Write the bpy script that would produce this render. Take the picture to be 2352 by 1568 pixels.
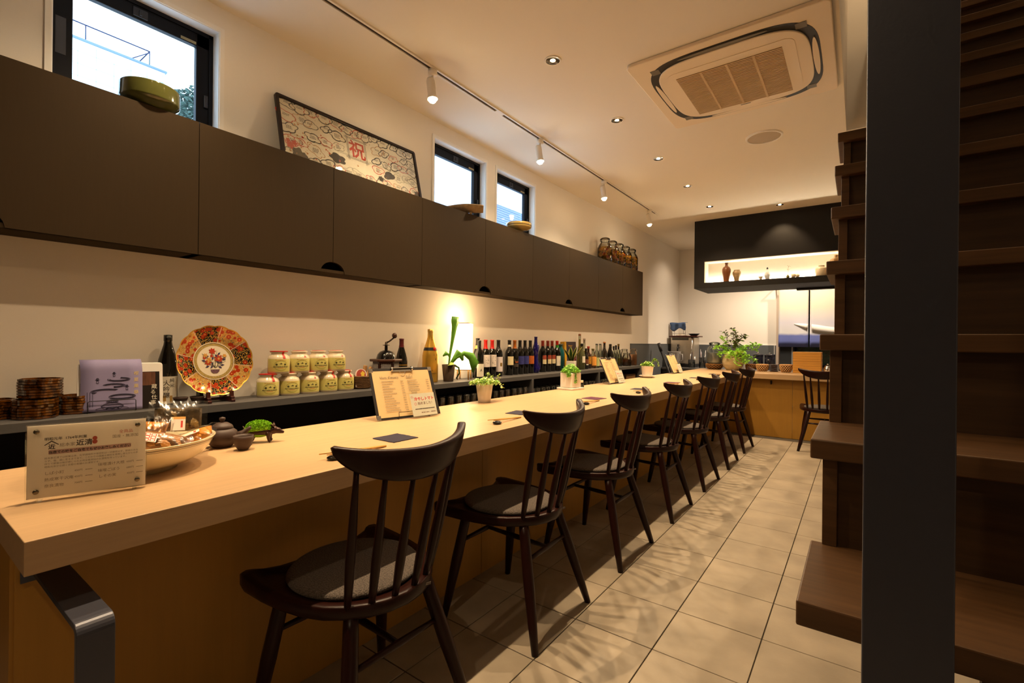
import bpy, bmesh, math, random
from mathutils import Vector, Matrix
random.seed(7)
PI = math.pi
for _o in list(bpy.data.objects): bpy.data.objects.remove(_o)
SC = bpy.context.scene
COL = SC.collection
# ---------------- camera ----------------
cam_d = bpy.data.cameras.new('camera'); cam = bpy.data.objects.new('camera', cam_d); COL.objects.link(cam)
cam_d.sensor_width = 36.0; cam_d.lens = 1094.86/2352*36; cam_d.clip_start = 0.02; cam_d.clip_end = 200
RT = Vector((0.80876448, 0.58804398, 0.01021253)); DN = Vector((0.00785846, 0.00655793, -0.99994762)); FW = Vector((-0.58808015, 0.80880237, 0.00068270))
mw = Matrix.Identity(4)
for i in range(3):
    mw[i][0] = RT[i]; mw[i][1] = -DN[i]; mw[i][2] = -FW[i]
mw[2][3] = 1.10
cam.matrix_world = mw
SC.camera = cam
SC.view_settings.view_transform = 'Standard'; SC.view_settings.look = 'None'
SC.view_settings.gamma = 1.0; SC.view_settings.use_curve_mapping = False
SC.view_settings.exposure = 1.15
# ---------------- daylight outside ----------------
W = bpy.data.worlds.new('world'); SC.world = W; W.use_nodes = True
bg = W.node_tree.nodes['Background']; bg.inputs[0].default_value = (0.62, 0.80, 1.0, 1); bg.inputs[1].default_value = 2.6
# ---------------- lamps (room fittings, kitchen lamps out of sight, added fill lamps) ----------------
WARM = (1.0, 0.72, 0.42); WARM2 = (1.0, 0.74, 0.45)
P_DOWN, P_SPILL, P_TRACK, P_LED, P_LANTERN, P_KITCHEN = 76.0, 42.0, 17.0, 5.0, 2.6, 95.0
def lamp(name, kind, loc, energy, color=WARM, rot=(0,0,0), size=.04, spot=2.0, blend=.5, sx=None, sy=None):
    d = bpy.data.lights.new(name, kind); d.energy = energy; d.color = color
    if kind == 'AREA':
        d.shape = 'RECTANGLE'; d.size = sx; d.size_y = sy
    else: d.shadow_soft_size = size
    if kind == 'SPOT': d.spot_size = spot; d.spot_blend = blend
    o = bpy.data.objects.new(name, d); COL.objects.link(o); o.location = loc; o.rotation_euler = rot
    return o
def aim(o, target):
    v = Vector(target) - Vector(o.location); o.rotation_euler = v.to_track_quat('-Z', 'Y').to_euler()
CZ = 2.735
DOWN_Y = [.556, 1.461, 2.366, 3.273, 4.168, 5.063, 5.970]
for y in DOWN_Y:
    lamp('downlight_lamp', 'SPOT', (-1.495, y, CZ-.004), P_DOWN, rot=(0, .0, 0), size=.010, spot=1.16, blend=.95)
    lamp('downlight_spill', 'SPOT', (-1.50, y, CZ-.004), P_SPILL*(1.7 if y > 4.5 else 1.0), rot=(0, -.12, 0), size=.020, spot=2.1, blend=.9)
TRACK_Y = [.83, 2.023, 3.216, 4.404, 5.684]
for y in TRACK_Y:
    o = lamp('track_lamp', 'SPOT', (-2.075, y-.005, 2.51), P_TRACK, WARM2, size=.018, spot=2.9, blend=.9); aim(o, (-1.55, y-.35, .75))
lamp('entrance_fill', 'SPOT', (-.45, -.75, CZ-.004), 20, rot=(.25, .1, 0), size=.02, spot=2.2, blend=.9)  # added fill behind the camera to lift the stairs, no fitting there
o = lamp('stairwell_fill', 'POINT', (.25, 3.7, 4.5), 9, size=.08)  # added unseen fill that brightens the stairwell wall, no fitting
lamp('hood_lamp', 'SPOT', (-.757, 6.37, CZ-.004), 22, rot=(.25, 0, 0), size=.02, spot=1.5, blend=.6)
for x, y in ((-1.15, 7.60), (-.4, 7.75), (-2.0, 7.7)):
    lamp('kitchen_lamp', 'SPOT', (x, y, CZ-.004), P_KITCHEN if x > -1.9 else 14, (1, .80, .58), size=.03, spot=2.3, blend=.7)

# ---------------- materials ----------------
def lin(c):
    return tuple(((v/255)/12.92 if v/255 <= .04045 else (((v/255)+.055)/1.055)**2.4) for v in c)
MATS = {}
def mat(name, rgb, rough=.5, metal=0, trans=0, ior=1.45, emit=0, spec=.5, noise=0, nscale=30, stretch=(1,1,1), bump=0, bscale=200, alpha=1, coat=0, sheen=0, dark=.6, kind='noise', space='Object', sss=0):
    if name in MATS: return MATS[name]
    m = bpy.data.materials.new(name); m.use_nodes = True; nt = m.node_tree; N = nt.nodes; L = nt.links
    b = N['Principled BSDF']; c = lin(rgb)
    b.inputs['Base Color'].default_value = (*c, 1); b.inputs['Roughness'].default_value = rough
    b.inputs['Metallic'].default_value = metal; b.inputs['Transmission Weight'].default_value = trans
    b.inputs['IOR'].default_value = ior; b.inputs['Specular IOR Level'].default_value = spec
    b.inputs['Coat Weight'].default_value = coat; b.inputs['Coat Roughness'].default_value = .1
    b.inputs['Sheen Weight'].default_value = sheen
    if alpha < 1: b.inputs['Alpha'].default_value = alpha
    if emit:
        b.inputs['Emission Color'].default_value = (*c, 1); b.inputs['Emission Strength'].default_value = emit
    if noise or bump:
        mp = N.new('ShaderNodeMapping'); mp.inputs['Scale'].default_value = stretch
        if space == 'World': tc = N.new('ShaderNodeNewGeometry'); L.new(tc.outputs['Position'], mp.inputs[0])
        else: tc = N.new('ShaderNodeTexCoord'); L.new(tc.outputs[space], mp.inputs[0])
    if noise:
        if kind == 'wood':
            # long grain: two stretched noises multiplied
            n1 = N.new('ShaderNodeTexNoise'); n1.inputs['Scale'].default_value = nscale; n1.inputs['Detail'].default_value = 6; n1.inputs['Roughness'].default_value = .65
            L.new(mp.outputs[0], n1.inputs['Vector']); fac = n1.outputs['Fac']
        elif kind == 'voronoi':
            n1 = N.new('ShaderNodeTexVoronoi'); n1.inputs['Scale'].default_value = nscale; L.new(mp.outputs[0], n1.inputs['Vector']); fac = n1.outputs['Distance']
        else:
            n1 = N.new('ShaderNodeTexNoise'); n1.inputs['Scale'].default_value = nscale; n1.inputs['Detail'].default_value = 4
            L.new(mp.outputs[0], n1.inputs['Vector']); fac = n1.outputs['Fac']
        r = N.new('ShaderNodeMapRange'); r.inputs[1].default_value = .3; r.inputs[2].default_value = .7; L.new(fac, r.inputs[0])
        mx = N.new('ShaderNodeMix'); mx.data_type = 'RGBA'
        mx.inputs[6].default_value = (*[v*dark for v in c], 1); mx.inputs[7].default_value = (*c, 1)
        lo = N.new('ShaderNodeMath'); lo.operation = 'MULTIPLY'; lo.inputs[1].default_value = noise
        iv = N.new('ShaderNodeMath'); iv.operation = 'SUBTRACT'; iv.inputs[0].default_value = 1; L.new(r.outputs[0], iv.inputs[1])
        L.new(iv.outputs[0], lo.inputs[0]); iv2 = N.new('ShaderNodeMath'); iv2.operation = 'SUBTRACT'; iv2.inputs[0].default_value = 1; L.new(lo.outputs[0], iv2.inputs[1])
        L.new(iv2.outputs[0], mx.inputs[0]); L.new(mx.outputs[2], b.inputs['Base Color'])
    if bump:
        n2 = N.new('ShaderNodeTexNoise'); n2.inputs['Scale'].default_value = bscale; n2.inputs['Detail'].default_value = 3
        L.new(mp.outputs[0], n2.inputs['Vector'])
        bp = N.new('ShaderNodeBump'); bp.inputs['Strength'].default_value = bump; bp.inputs['Distance'].default_value = .004
        L.new(n2.outputs['Fac'], bp.inputs['Height']); L.new(bp.outputs[0], b.inputs['Normal'])
    MATS[name] = m
    return m

# ---------------- mesh builder ----------------
class MB:
    def __init__(s): s.v = []; s.f = []; s.m = []; s.sm = []
    def add(s, vs, fs, mi=0, smooth=False):
        o = len(s.v); s.v += [tuple(v) for v in vs]
        for f in fs: s.f.append([i+o for i in f]); s.m.append(mi); s.sm.append(smooth)
        return s
    def box(s, a, b, mi=0):
        x0, y0, z0 = (min(a[i], b[i]) for i in range(3)); x1, y1, z1 = (max(a[i], b[i]) for i in range(3))
        return s.add([(x0,y0,z0),(x1,y0,z0),(x1,y1,z0),(x0,y1,z0),(x0,y0,z1),(x1,y0,z1),(x1,y1,z1),(x0,y1,z1)],
                     [(0,3,2,1),(4,5,6,7),(0,1,5,4),(1,2,6,5),(2,3,7,6),(3,0,4,7)], mi)
    def cbox(s, c, d, mi=0): return s.box([c[i]-d[i]/2 for i in range(3)], [c[i]+d[i]/2 for i in range(3)], mi)
    def quad(s, *p, mi=0): return s.add(p, [tuple(range(len(p)))], mi)
    def lathe(s, prof, n=24, c=(0,0,0), mi=0, smooth=True, a0=0, a1=2*PI, ex=1, ey=1, close=True, fn=None):
        full = abs(a1-a0-2*PI) < 1e-6; k = n if full else n+1; vs = []
        for (r, z) in prof:
            for j in range(k):
                a = a0+(a1-a0)*j/n; rr = r*(fn(a, z) if fn else 1)
                vs.append((c[0]+rr*math.cos(a)*ex, c[1]+rr*math.sin(a)*ey, c[2]+z))
        fs = []
        for i in range(len(prof)-1):
            for j in range(n):
                a = i*k+j; b = i*k+(j+1) % k; fs.append((a, b, b+k, a+k))
        s.add(vs, fs, mi, smooth)
        if full and close:
            o = len(s.v)-len(vs)
            if prof[0][0] > 1e-5: s.f.append([o+j for j in reversed(range(k))]); s.m.append(mi); s.sm.append(False)
            if prof[-1][0] > 1e-5: s.f.append([o+(len(prof)-1)*k+j for j in range(k)]); s.m.append(mi); s.sm.append(False)
        return s
    def tube(s, pts, r, n=8, mi=0, smooth=True, caps=True, flat=None):
        pts = [Vector(p) for p in pts]; rs = r if isinstance(r, (list, tuple)) else [r]*len(pts); vs = []; up = None
        for i, p in enumerate(pts):
            t = (pts[min(i+1, len(pts)-1)]-pts[max(i-1, 0)])
            if t.length < 1e-9: t = Vector((0,0,1))
            t.normalize()
            if up is None:
                a = Vector((0,0,1)) if abs(t.z) < .9 else Vector((1,0,0)); u = t.cross(a).normalized()
            else:
                u = (up - t*up.dot(t)); u = u.normalized() if u.length > 1e-6 else t.orthogonal().normalized()
            up = u; w = t.cross(u)
            for j in range(n):
                an = 2*PI*j/n; q = p + (u*math.cos(an) + w*math.sin(an)*(flat or 1))*rs[i]; vs.append(q)
        fs = [(i*n+j, i*n+(j+1) % n, (i+1)*n+(j+1) % n, (i+1)*n+j) for i in range(len(pts)-1) for j in range(n)]
        s.add(vs, fs, mi, smooth); o = len(s.v)-len(vs)
        if caps:
            s.f.append([o+j for j in reversed(range(n))]); s.m.append(mi); s.sm.append(False)
            s.f.append([o+(len(pts)-1)*n+j for j in range(n)]); s.m.append(mi); s.sm.append(False)
        return s
    def prism(s, out, z0, z1, mi=0, smooth=False, top=True, bot=True):
        n = len(out); vs = [(x, y, z0) for x, y in out]+[(x, y, z1) for x, y in out]
        s.add(vs, [(j, (j+1) % n, n+(j+1) % n, n+j) for j in range(n)], mi, smooth); o = len(s.v)-2*n
        if top: s.f.append([o+n+j for j in range(n)]); s.m.append(mi); s.sm.append(False)
        if bot: s.f.append([o+j for j in reversed(range(n))]); s.m.append(mi); s.sm.append(False)
        return s
    def ring(s, out, inn, z0, z1, mi=0):
        n = len(out); vs = [(x,y,z0) for x,y in out]+[(x,y,z1) for x,y in out]+[(x,y,z0) for x,y in inn]+[(x,y,z1) for x,y in inn]; fs = []
        for j in range(n):
            k = (j+1) % n
            fs += [(j,k,n+k,n+j), (2*n+k,2*n+j,3*n+j,3*n+k), (n+j,n+k,3*n+k,3*n+j), (j,2*n+j,2*n+k,k)]
        return s.add(vs, fs, mi)
    def ell(s, c, r, n=14, m=8, mi=0):
        vs = []; fs = []
        for i in range(m+1):
            t = PI*i/m
            for j in range(n):
                a = 2*PI*j/n; vs.append((c[0]+r[0]*math.sin(t)*math.cos(a), c[1]+r[1]*math.sin(t)*math.sin(a), c[2]-r[2]*math.cos(t)))
        for i in range(m):
            for j in range(n): fs.append((i*n+j, i*n+(j+1) % n, (i+1)*n+(j+1) % n, (i+1)*n+j))
        return s.add(vs, fs, mi, True)
    def grid(s, fn, nu, nv, mi=0, smooth=True, thick=None):
        vs = [fn(i/nu, j/nv) for i in range(nu+1) for j in range(nv+1)]
        fs = [(i*(nv+1)+j, (i+1)*(nv+1)+j, (i+1)*(nv+1)+j+1, i*(nv+1)+j+1) for i in range(nu) for j in range(nv)]
        return s.add(vs, fs, mi, smooth)
    def xf(s, M):
        s.v = [tuple(M @ Vector(v)) for v in s.v]; return s
    def build(s, name, mats, parent=None, bevel=0, loc=None, rot=None, seg=2, solid=0, weld=True):
        me = bpy.data.meshes.new(name); me.from_pydata(s.v, [], s.f)
        if not isinstance(mats, (list, tuple)): mats = [mats]
        for m in mats: me.materials.append(m)
        me.polygons.foreach_set('material_index', s.m); me.polygons.foreach_set('use_smooth', s.sm)
        bm = bmesh.new(); bm.from_mesh(me)
        if weld: bmesh.ops.remove_doubles(bm, verts=bm.verts, dist=1e-6)
        bmesh.ops.recalc_face_normals(bm, faces=bm.faces); bm.to_mesh(me); bm.free()
        me.update()
        o = bpy.data.objects.new(name, me); COL.objects.link(o)
        if parent: o.parent = parent
        if loc: o.location = loc
        if rot: o.rotation_euler = rot
        if solid:
            md = o.modifiers.new('thickness', 'SOLIDIFY'); md.thickness = solid; md.offset = 0
        if bevel:
            md = o.modifiers.new('bevel', 'BEVEL'); md.width = bevel; md.segments = seg; md.limit_method = 'ANGLE'; md.angle_limit = .7
        return o
def thing(name, label, cat, loc=(0,0,0), rz=0, group=None, rot=None):
    o = bpy.data.objects.new(name, None); COL.objects.link(o); o.location = loc; o.empty_display_size = .05
    o.rotation_euler = rot or (0, 0, rz); o['label'] = label; o['category'] = cat
    if group: o['group'] = group
    return o
def tag(o, label, cat, group=None):
    o['label'] = label; o['category'] = cat
    if group: o['group'] = group
    return o
def struct(o, label=None):
    if o.parent is None: o['kind'] = 'structure'
    if label: o['label'] = label
    return o
def copy_tree(o, parent=None):
    c = o.copy(); COL.objects.link(c); c.parent = parent
    for ch in list(o.children): copy_tree(ch, c)
    return c
_ti = {}
def text(s, size, m, parent=None, loc=(0,0,0), rot=(0,0,0), align='LEFT', name='lettering', shear=0, sx=1, bold=0):
    key = (s, size, align, shear, sx, bold, m.name)
    if key not in _ti:
        c = bpy.data.curves.new('lettering', 'FONT'); c.body = s; c.size = size; c.align_x = align; c.shear = shear; c.resolution_u = 2; c.offset = bold
        t = bpy.data.objects.new('lettering', c); COL.objects.link(t)
        me = bpy.data.meshes.new_from_object(t); me.name = 'lettering'; bpy.data.objects.remove(t); me.materials.clear(); me.materials.append(m)
        if sx != 1: me.transform(Matrix.Diagonal((sx, 1, 1, 1)))
        _ti[key] = me
    o = bpy.data.objects.new(name, _ti[key]); COL.objects.link(o); o.location = loc; o.rotation_euler = rot
    if parent: o.parent = parent
    return o
def rrect(w, h, r, n=5, cx=0, cy=0):
    o = []
    for (sx, sy, a0) in ((1,1,0), (-1,1,PI/2), (-1,-1,PI), (1,-1,1.5*PI)):
        for i in range(n+1):
            a = a0+PI/2*i/n; o.append((cx+sx*(w/2-r)+r*math.cos(a), cy+sy*(h/2-r)+r*math.sin(a)))
    return o

# ---- material palette ----
m_wall = mat('wallpaper', (234, 227, 217), .85, noise=.35, nscale=260, stretch=(1,1,4), dark=.9, bump=.12, bscale=500)
m_ceil = mat('ceiling_paper', (236, 228, 214), .9, bump=.05, bscale=400)
m_white = mat('white_trim', (236, 232, 226), .45)
m_black = mat('window_black', (9, 11, 20), .5, spec=.2)
m_counter = mat('counter_ash', (194, 160, 120), .36, noise=.75, nscale=7, stretch=(9,.45,9), dark=.80, kind='wood')
m_counter_x = mat('counter_ash_cross', (194, 160, 120), .36, noise=.75, nscale=7, stretch=(.45,9,9), dark=.80, kind='wood')
m_panel = mat('panel_ply', (172, 124, 44), .5, noise=.5, nscale=5, stretch=(9,9,.5), dark=.82, kind='wood')
m_cab = mat('cabinet_dark', (58, 45, 28), .7, spec=.15, noise=.5, nscale=14, stretch=(9,9,.6), dark=.82, kind='wood')
m_shelf = mat('shelf_grey', (84, 82, 82), .5, noise=.45, nscale=30, stretch=(8,.4,8), dark=.75, kind='wood')
m_inside = mat('cabinet_inside', (30, 28, 27), .7)
m_band = mat('band_grey', (92, 95, 98), .5, noise=.3, nscale=20, dark=.9)
m_hood = mat('hood_black', (22, 18, 15), .6, spec=.3, noise=.4, nscale=60, dark=.85)
m_chair = mat('chair_wood', (40, 16, 11), .33, spec=.25, noise=.6, nscale=18, stretch=(3,3,.6), dark=.6, kind='wood', coat=0)
m_cush = mat('cushion_wool', (112, 100, 91), .95, noise=1, nscale=260, dark=.18, bump=1, bscale=260, sheen=.15)
m_tile = mat('floor_tile', (172, 158, 138), .5, noise=.9, nscale=4.5, dark=.66, bump=.08, bscale=120, space='World')
m_grout = mat('grout', (78, 70, 60), .9)
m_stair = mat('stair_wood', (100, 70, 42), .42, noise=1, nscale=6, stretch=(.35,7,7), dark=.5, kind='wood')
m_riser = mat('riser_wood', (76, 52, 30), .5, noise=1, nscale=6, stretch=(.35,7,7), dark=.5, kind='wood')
m_steel = mat('steel_daylight_tint', (72, 74, 86), .36, metal=.3, noise=.25, nscale=90, dark=.85, bump=.03, bscale=300)  # bluish cast in the colour stands in for daylight from the entrance
m_chrome = mat('chrome', (225, 225, 225), .12, metal=1)
m_ink = mat('ink_black', (38, 32, 30), .7)
m_inkg = mat('ink_grey', (150, 130, 110), .7)
m_inkr = mat('ink_red', (196, 60, 44), .7)
m_inkb = mat('ink_blue', (44, 48, 108), .7)
m_bulb = mat('bulb_glow', (255, 214, 160), .5, emit=40)
m_glass0 = mat('clear_glass', (250, 250, 250), .02, trans=1, ior=1.45)
def thin(name, tint=(250,252,250), base=.03, k=.9, rough=.02, diff=None):
    if name in MATS: return MATS[name]
    m = bpy.data.materials.new(name); m.use_nodes = True; nt = m.node_tree; N = nt.nodes; L = nt.links; N.remove(N['Principled BSDF'])
    tr = N.new('ShaderNodeBsdfTransparent'); tr.inputs[0].default_value = (*lin(tint), 1); gl = N.new('ShaderNodeBsdfGlossy'); gl.inputs['Roughness'].default_value = rough
    fr = N.new('ShaderNodeFresnel'); fr.inputs[0].default_value = 1.45; ma = N.new('ShaderNodeMath'); ma.operation = 'MULTIPLY_ADD'; ma.inputs[1].default_value = k; ma.inputs[2].default_value = base; L.new(fr.outputs[0], ma.inputs[0])
    mx = N.new('ShaderNodeMixShader'); L.new(ma.outputs[0], mx.inputs[0]); src = tr
    if diff:
        df = N.new('ShaderNodeBsdfDiffuse'); df.inputs[0].default_value = (*lin(diff[0]), 1); m2 = N.new('ShaderNodeMixShader'); m2.inputs[0].default_value = diff[1]; L.new(tr.outputs[0], m2.inputs[1]); L.new(df.outputs[0], m2.inputs[2]); src = m2
    L.new(src.outputs[0], mx.inputs[1]); L.new(gl.outputs[0], mx.inputs[2]); L.new(mx.outputs[0], N['Material Output'].inputs[0]); MATS[name] = m; return m
m_pane = thin('window_glass', (246, 250, 252), .0, .25)

# =====================================================================
# ROOM SHELL
# =====================================================================
XW, YB, XR, Y0 = -2.56, 8.5, 1.4, -1.6
fl = struct(MB().box((XW-.1, Y0, -.08), (XR, YB+1.3, -.004)).build('floor', m_grout))
tile = None
px_, py_ = .3095, .3045
for i in range(-3, 7):
    for j in range(-11, 16):
        x = -.593+px_*i; y = 1.691+py_*j
        if y+py_ > 6.5 or x+px_ > XR: continue
        x0 = x+.0015; x1 = x+px_-.0015
        if tile is None:
            t0 = MB().prism([(0.002,0.002),(px_-.002,.002),(px_-.002,py_-.002),(.002,py_-.002)], -.004, 0).build('tile', m_tile, fl, bevel=.001, seg=1)
            tile = t0; t0.location = (x, y, 0); continue
        t = tile.copy(); COL.objects.link(t); t.parent = fl; t.location = (x, y, random.uniform(-.0004, .0003))
# --- left wall with three windows ---
WIN = [(.440, 1.044), (2.513, 3.121), (3.269, 3.872)]; WZ0, WZ1 = 1.99, 2.612
wl = MB()
T = .10
def wseg(y0, y1, z0, z1): wl.box((XW-T, y0, z0), (XW, y1, z1))
ys = [Y0]
for a, b in WIN:
    wseg(ys[-1], a, 0, CZ+.05); wseg(a, b, 0, WZ0); wseg(a, b, WZ1, CZ+.05); ys.append(b)
wseg(ys[-1], YB, 0, CZ+.05)
struct(wl.build('wall_left', m_wall))
# --- back wall with doorway ---
DX0, DX1, DZ = -1.045, .55, 2.12
wb = MB(); wb.box((XW-T, YB, 0), (DX0, YB+.12, CZ+.05)); wb.box((DX0, YB, DZ), (DX1, YB+.12, CZ+.05)); wb.box((DX1, YB, 0), (XR+.1, YB+.12, CZ+.05))
struct(wb.build('wall_back', m_wall))
struct(MB().box((XR, Y0, 0), (XR+.1, YB, 5.2)).build('wall_right', m_wall))
struct(MB().box((XW-.1, Y0-.1, 0), (XR+.1, Y0, 5.2)).build('wall_front', m_riser))
struct(MB().box((-2.2, YB+1.3, 0), (XR, YB+1.4, CZ)).build('wall_passage', m_band))
struct(MB().box((-1.9, YB+.12, 0), (-1.8, YB+1.3, CZ)).box((XR, YB+.12, 0), (XR+.1, YB+1.3, CZ)).build('wall_passage_side', m_wall))
# --- ceiling with the stairwell opening ---
SX, SY = -.088, 4.43
ce = MB(); ce.box((XW-.1, Y0, CZ), (SX, YB+1.4, CZ+.08)); ce.box((SX, SY, CZ), (XR+.1, YB+1.4, CZ+.08))
struct(ce.build('ceiling', m_ceil))
st_ = MB(); st_.box((SX-.08, Y0, CZ+.08), (SX, SY, 5.2)); st_.box((SX-.08, SY, CZ+.08), (XR+.1, SY+.08, 5.2)); st_.box((SX-.08, Y0, 5.2), (XR+.1, SY+.08, 5.28))
struct(st_.build('wall_stairwell', m_wall))
# windows
def window(n, y0, y1, label):
    w = MB(); xo = XW-.062; fw = .045
    # outer black frame ring
    w.box((xo-.05, y0, WZ1-.022), (xo, y1, WZ1)); w.box((xo-.05, y0, WZ0), (xo, y1, WZ0+.03)); w.box((xo-.05, y0, WZ0), (xo, y0+.022, WZ1)); w.box((xo-.05, y1-.022, WZ0), (xo, y1, WZ1))
    r = struct(w.build('window_%d' % n, m_black), label)
    s = MB(); a, b, c, d = y0+.018, y1-.018, WZ0+.02, WZ1-.02; xs = xo-.006
    s.box((xs-.03, a, d-.062), (xs, b, d)); s.box((xs-.03, a, c), (xs, b, c+.05)); s.box((xs-.03, a, c), (xs, a+.058, d)); s.box((xs-.03, b-.058, c), (xs, b, d))
    sh = s.build('sash', m_black, r, bevel=.003)
    MB().box((xs-.02, a+.05, c+.04), (xs-.015, b-.05, d-.05)).build('pane', m_pane, sh)
    MB().box((xs-.001, (a+b)/2-.028, d-.052), (xs+.006, (a+b)/2+.028, d-.012)).box((xs+.006, (a+b)/2-.006, d-.046), (xs+.012, (a+b)/2+.006, d-.02)).build('catch', mat('catch_grey', (34,36,46), .4), sh, bevel=.003)
    MB().box((xs, b-.125, d-.058), (xs+.0006, b-.06, d-.045)).build('sticker', mat('sticker', (150,145,120), .6), sh)
    MB().box((xs-.002, b-.025, c+.23), (xs+.01, b-.008, c+.29)).build('handle', mat('catch_grey', (34,36,46), .4), sh, bevel=.002)
    # casing: thin white rim proud of the wall
    cs = MB(); e = .02
    cs.box((XW-.001, y0-e, WZ1), (XW+.006, y1+e, WZ1+e)); cs.box((XW-.001, y0-e, WZ0-e), (XW+.006, y0, WZ1)); cs.box((XW-.001, y1, WZ0-e), (XW+.006, y1+e, WZ1))
    cs.box((XW-.062, y0, WZ1-.004), (XW+.001, y1, WZ1)); cs.box((XW-.062, y0, WZ0), (XW, y0+.004, WZ1-.004)); cs.box((XW-.062, y1-.004, WZ0), (XW, y1, WZ1-.004)); cs.box((XW-.062, y0, WZ0-.004), (XW+.006, y1, WZ0))
    cs.build('casing', m_white, r)
    return r
w1 = window(1, *WIN[0], 'wide black framed window above the leftmost cabinets')
s = MB()
s.box((XW-.068, .462, 2.25), (XW-.0665, .495, 2.40))
s.build('sticker', mat('sticker_dark', (60,60,66), .6), w1)
window(2, *WIN[1], 'black framed window right of the framed picture, all white outside')
window(3, *WIN[2], 'black framed window nearest the plum jars, cladding outside')
# grey dado band in the kitchen corner
struct(MB().box((XW, 6.30, 0), (XW+.012, YB, 1.085)).box((XW, 6.30, 1.085), (XW+.016, YB, 1.093)).build('trim_1', m_band))
b2 = struct(MB().box((XW+.012, YB-.012, 0), (DX0, YB, 1.085)).build('trim_2', m_band))
MB().box((XW+.012, YB-.014, 1.085), (DX0, YB, 1.094)).box((DX0-.03, YB-.016, .7), (DX0-.02, YB-.012, 1.09)).build('cap_strip', m_white, b2)
struct(MB().box((DX0-.001, YB-.02, 0), (DX0+.035, YB+.13, DZ)).box((DX0, YB-.02, DZ-.03), (DX1, YB+.13, DZ)).build('trim_3', mat('jamb', (206,188,172), .5)))
# garden window seen past the doorway under the curtain
g = struct(MB().box((-.92, YB+1.27, .75), (-.88, YB+1.3, 2.1)).box((-.92, YB+1.27, .72), (.5, YB+1.3, .76)).box((-.32, YB+1.27, .75), (-.27, YB+1.3, 2.1)).build('window_4', m_black), 'dark window at the end of the passage behind the curtain')
MB().box((-.90, YB+1.285, .75), (.5, YB+1.292, 2.1)).build('pane', mat('dark_green_glass', (22,44,38), .15, noise=.8, nscale=30, dark=.4), g)
MB().box((-.965, YB+1.28, .0), (-.945, YB+1.3, 2.1)).build('edge_strip', m_white, g)

# =====================================================================
# COUNTER, SHELVES, CABINETS, HOOD
# =====================================================================
CT, CX0, CX1, CY0 = .75, -1.815, -1.146, .170
t = thing('bar_counter', 'long pale ash bar counter turning a corner at the far end', 'counter', (-1.45, 3.0, 0))
def L(p): return (p[0]+1.45, p[1]-3.0, p[2])
MB().box(L((CX0, CY0, CT-.06)), L((CX1, 7.10, CT))).build('worktop', m_counter, t, bevel=.0015)
MB().box(L((CX1, 6.355, CT-.06)), L((1.15, 7.10, CT))).build('return_worktop', m_counter_x, t, bevel=.0015)
for y0, y1 in ((.2, 1.75), (1.752, 3.30), (3.302, 4.86), (4.862, 6.43)):
    MB().box(L((-1.455, y0, 0)), L((-1.44, y1, CT-.06))).build('front_panel', m_panel, t, bevel=.0008, seg=1)
for x0, x1 in ((-1.44, -.62), (-.618, .22), (.222, 1.1)):
    MB().box(L((x0, 6.43, 0)), L((x1, 6.445, CT-.06))).build('front_panel', m_panel, t, bevel=.0008, seg=1)
MB().box(L((-1.76, .2, 0)), L((-1.455, .215, CT-.06))).build('end_panel', m_panel, t, bevel=.001, seg=1)
MB().box(L((-1.452, .193, 0)), L((-1.444, .2, CT-.06))).build('end_trim', m_panel, t)
hk = MB().tube([L((-.84, 6.43, .655)), L((-.84, 6.405, .652)), L((-.84, 6.398, .64)), L((-.84, 6.402, .625))], .005); hk.cbox(L((-.84, 6.427, .65)), (.02, .006, .04))
hk.build('bag_hook', mat('hook_dark', (40,30,24), .4, metal=.6), t)
# bracket
t = thing('steel_bracket', 'black flat steel bracket leg under the near end of the counter', 'bracket', (-1.05, .243, 0))
out = [(-.39, .62), (0.0, .62)]
b = MB(); r = .02; prof = [(-.385, .62)]
for i in range(7):
    a = PI/2 - PI/2*i/6; prof.append((.007-r+r*math.cos(a), .62-r+r*math.sin(a)))
prof.append((.007, .006)); inner = [(-.385, .608)]
for i in range(7):
    a = PI/2 - PI/2*i/6; inner.append((.007-r+(r-.012)*math.cos(a), .62-r+(r-.012)*math.sin(a)))
inner.append((-.005, .006)); n = len(prof)
vs = [(x, -.026, z) for x, z in prof]+[(x, .026, z) for x, z in prof]+[(x, -.026, z) for x, z in inner]+[(x, .026, z) for x, z in inner]; fs = []
for i in range(n-1):
    fs += [(i, i+1, n+i+1, n+i), (2*n+i+1, 2*n+i, 3*n+i, 3*n+i+1), (i, 2*n+i, 2*n+i+1, i+1), (n+i+1, 3*n+i+1, 3*n+i, n+i)]
fs += [(0, n, 3*n, 2*n), (n-1, 3*n-1, 4*n-1, 2*n-1)]
b.add(vs, fs); b.build('flat_bar', m_steel, t, bevel=.0015)
MB().box((-.04, -.04, 0), (.04, .04, .006)).build('foot_plate', m_steel, t)
MB().box((-.39, -.035, .575), (-.384, .035, .635)).build('wall_plate', m_steel, t)

# bottle shelf
SZ, SXF = .806, -2.32
t = thing('bottle_shelf', 'long charcoal wall shelf unit behind the counter carrying bottles and jars', 'shelf', (-2.44, 2.8, 0))
def L(p): return (p[0]+2.44, p[1]-2.8, p[2])
MB().box(L((XW, -1.0, SZ-.034)), L((SXF, 6.09, SZ))).build('shelf_board', m_shelf, t, bevel=.0015)
for y in (-.486, .844, 2.174, 3.504, 4.834, 6.07):
    MB().box(L((XW+.012, y-.014, .02)), L((SXF+.004, y+.014, SZ-.034))).build('upright', m_shelf, t, bevel=.001, seg=1)
MB().box(L((XW+.005, -1.0, .59)), L((SXF, 6.06, .61))).build('lower_board', m_shelf, t)
MB().box(L((XW, -1.0, 0)), L((XW+.012, 6.06, SZ-.034))).build('back_board', m_inside, t)

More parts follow.
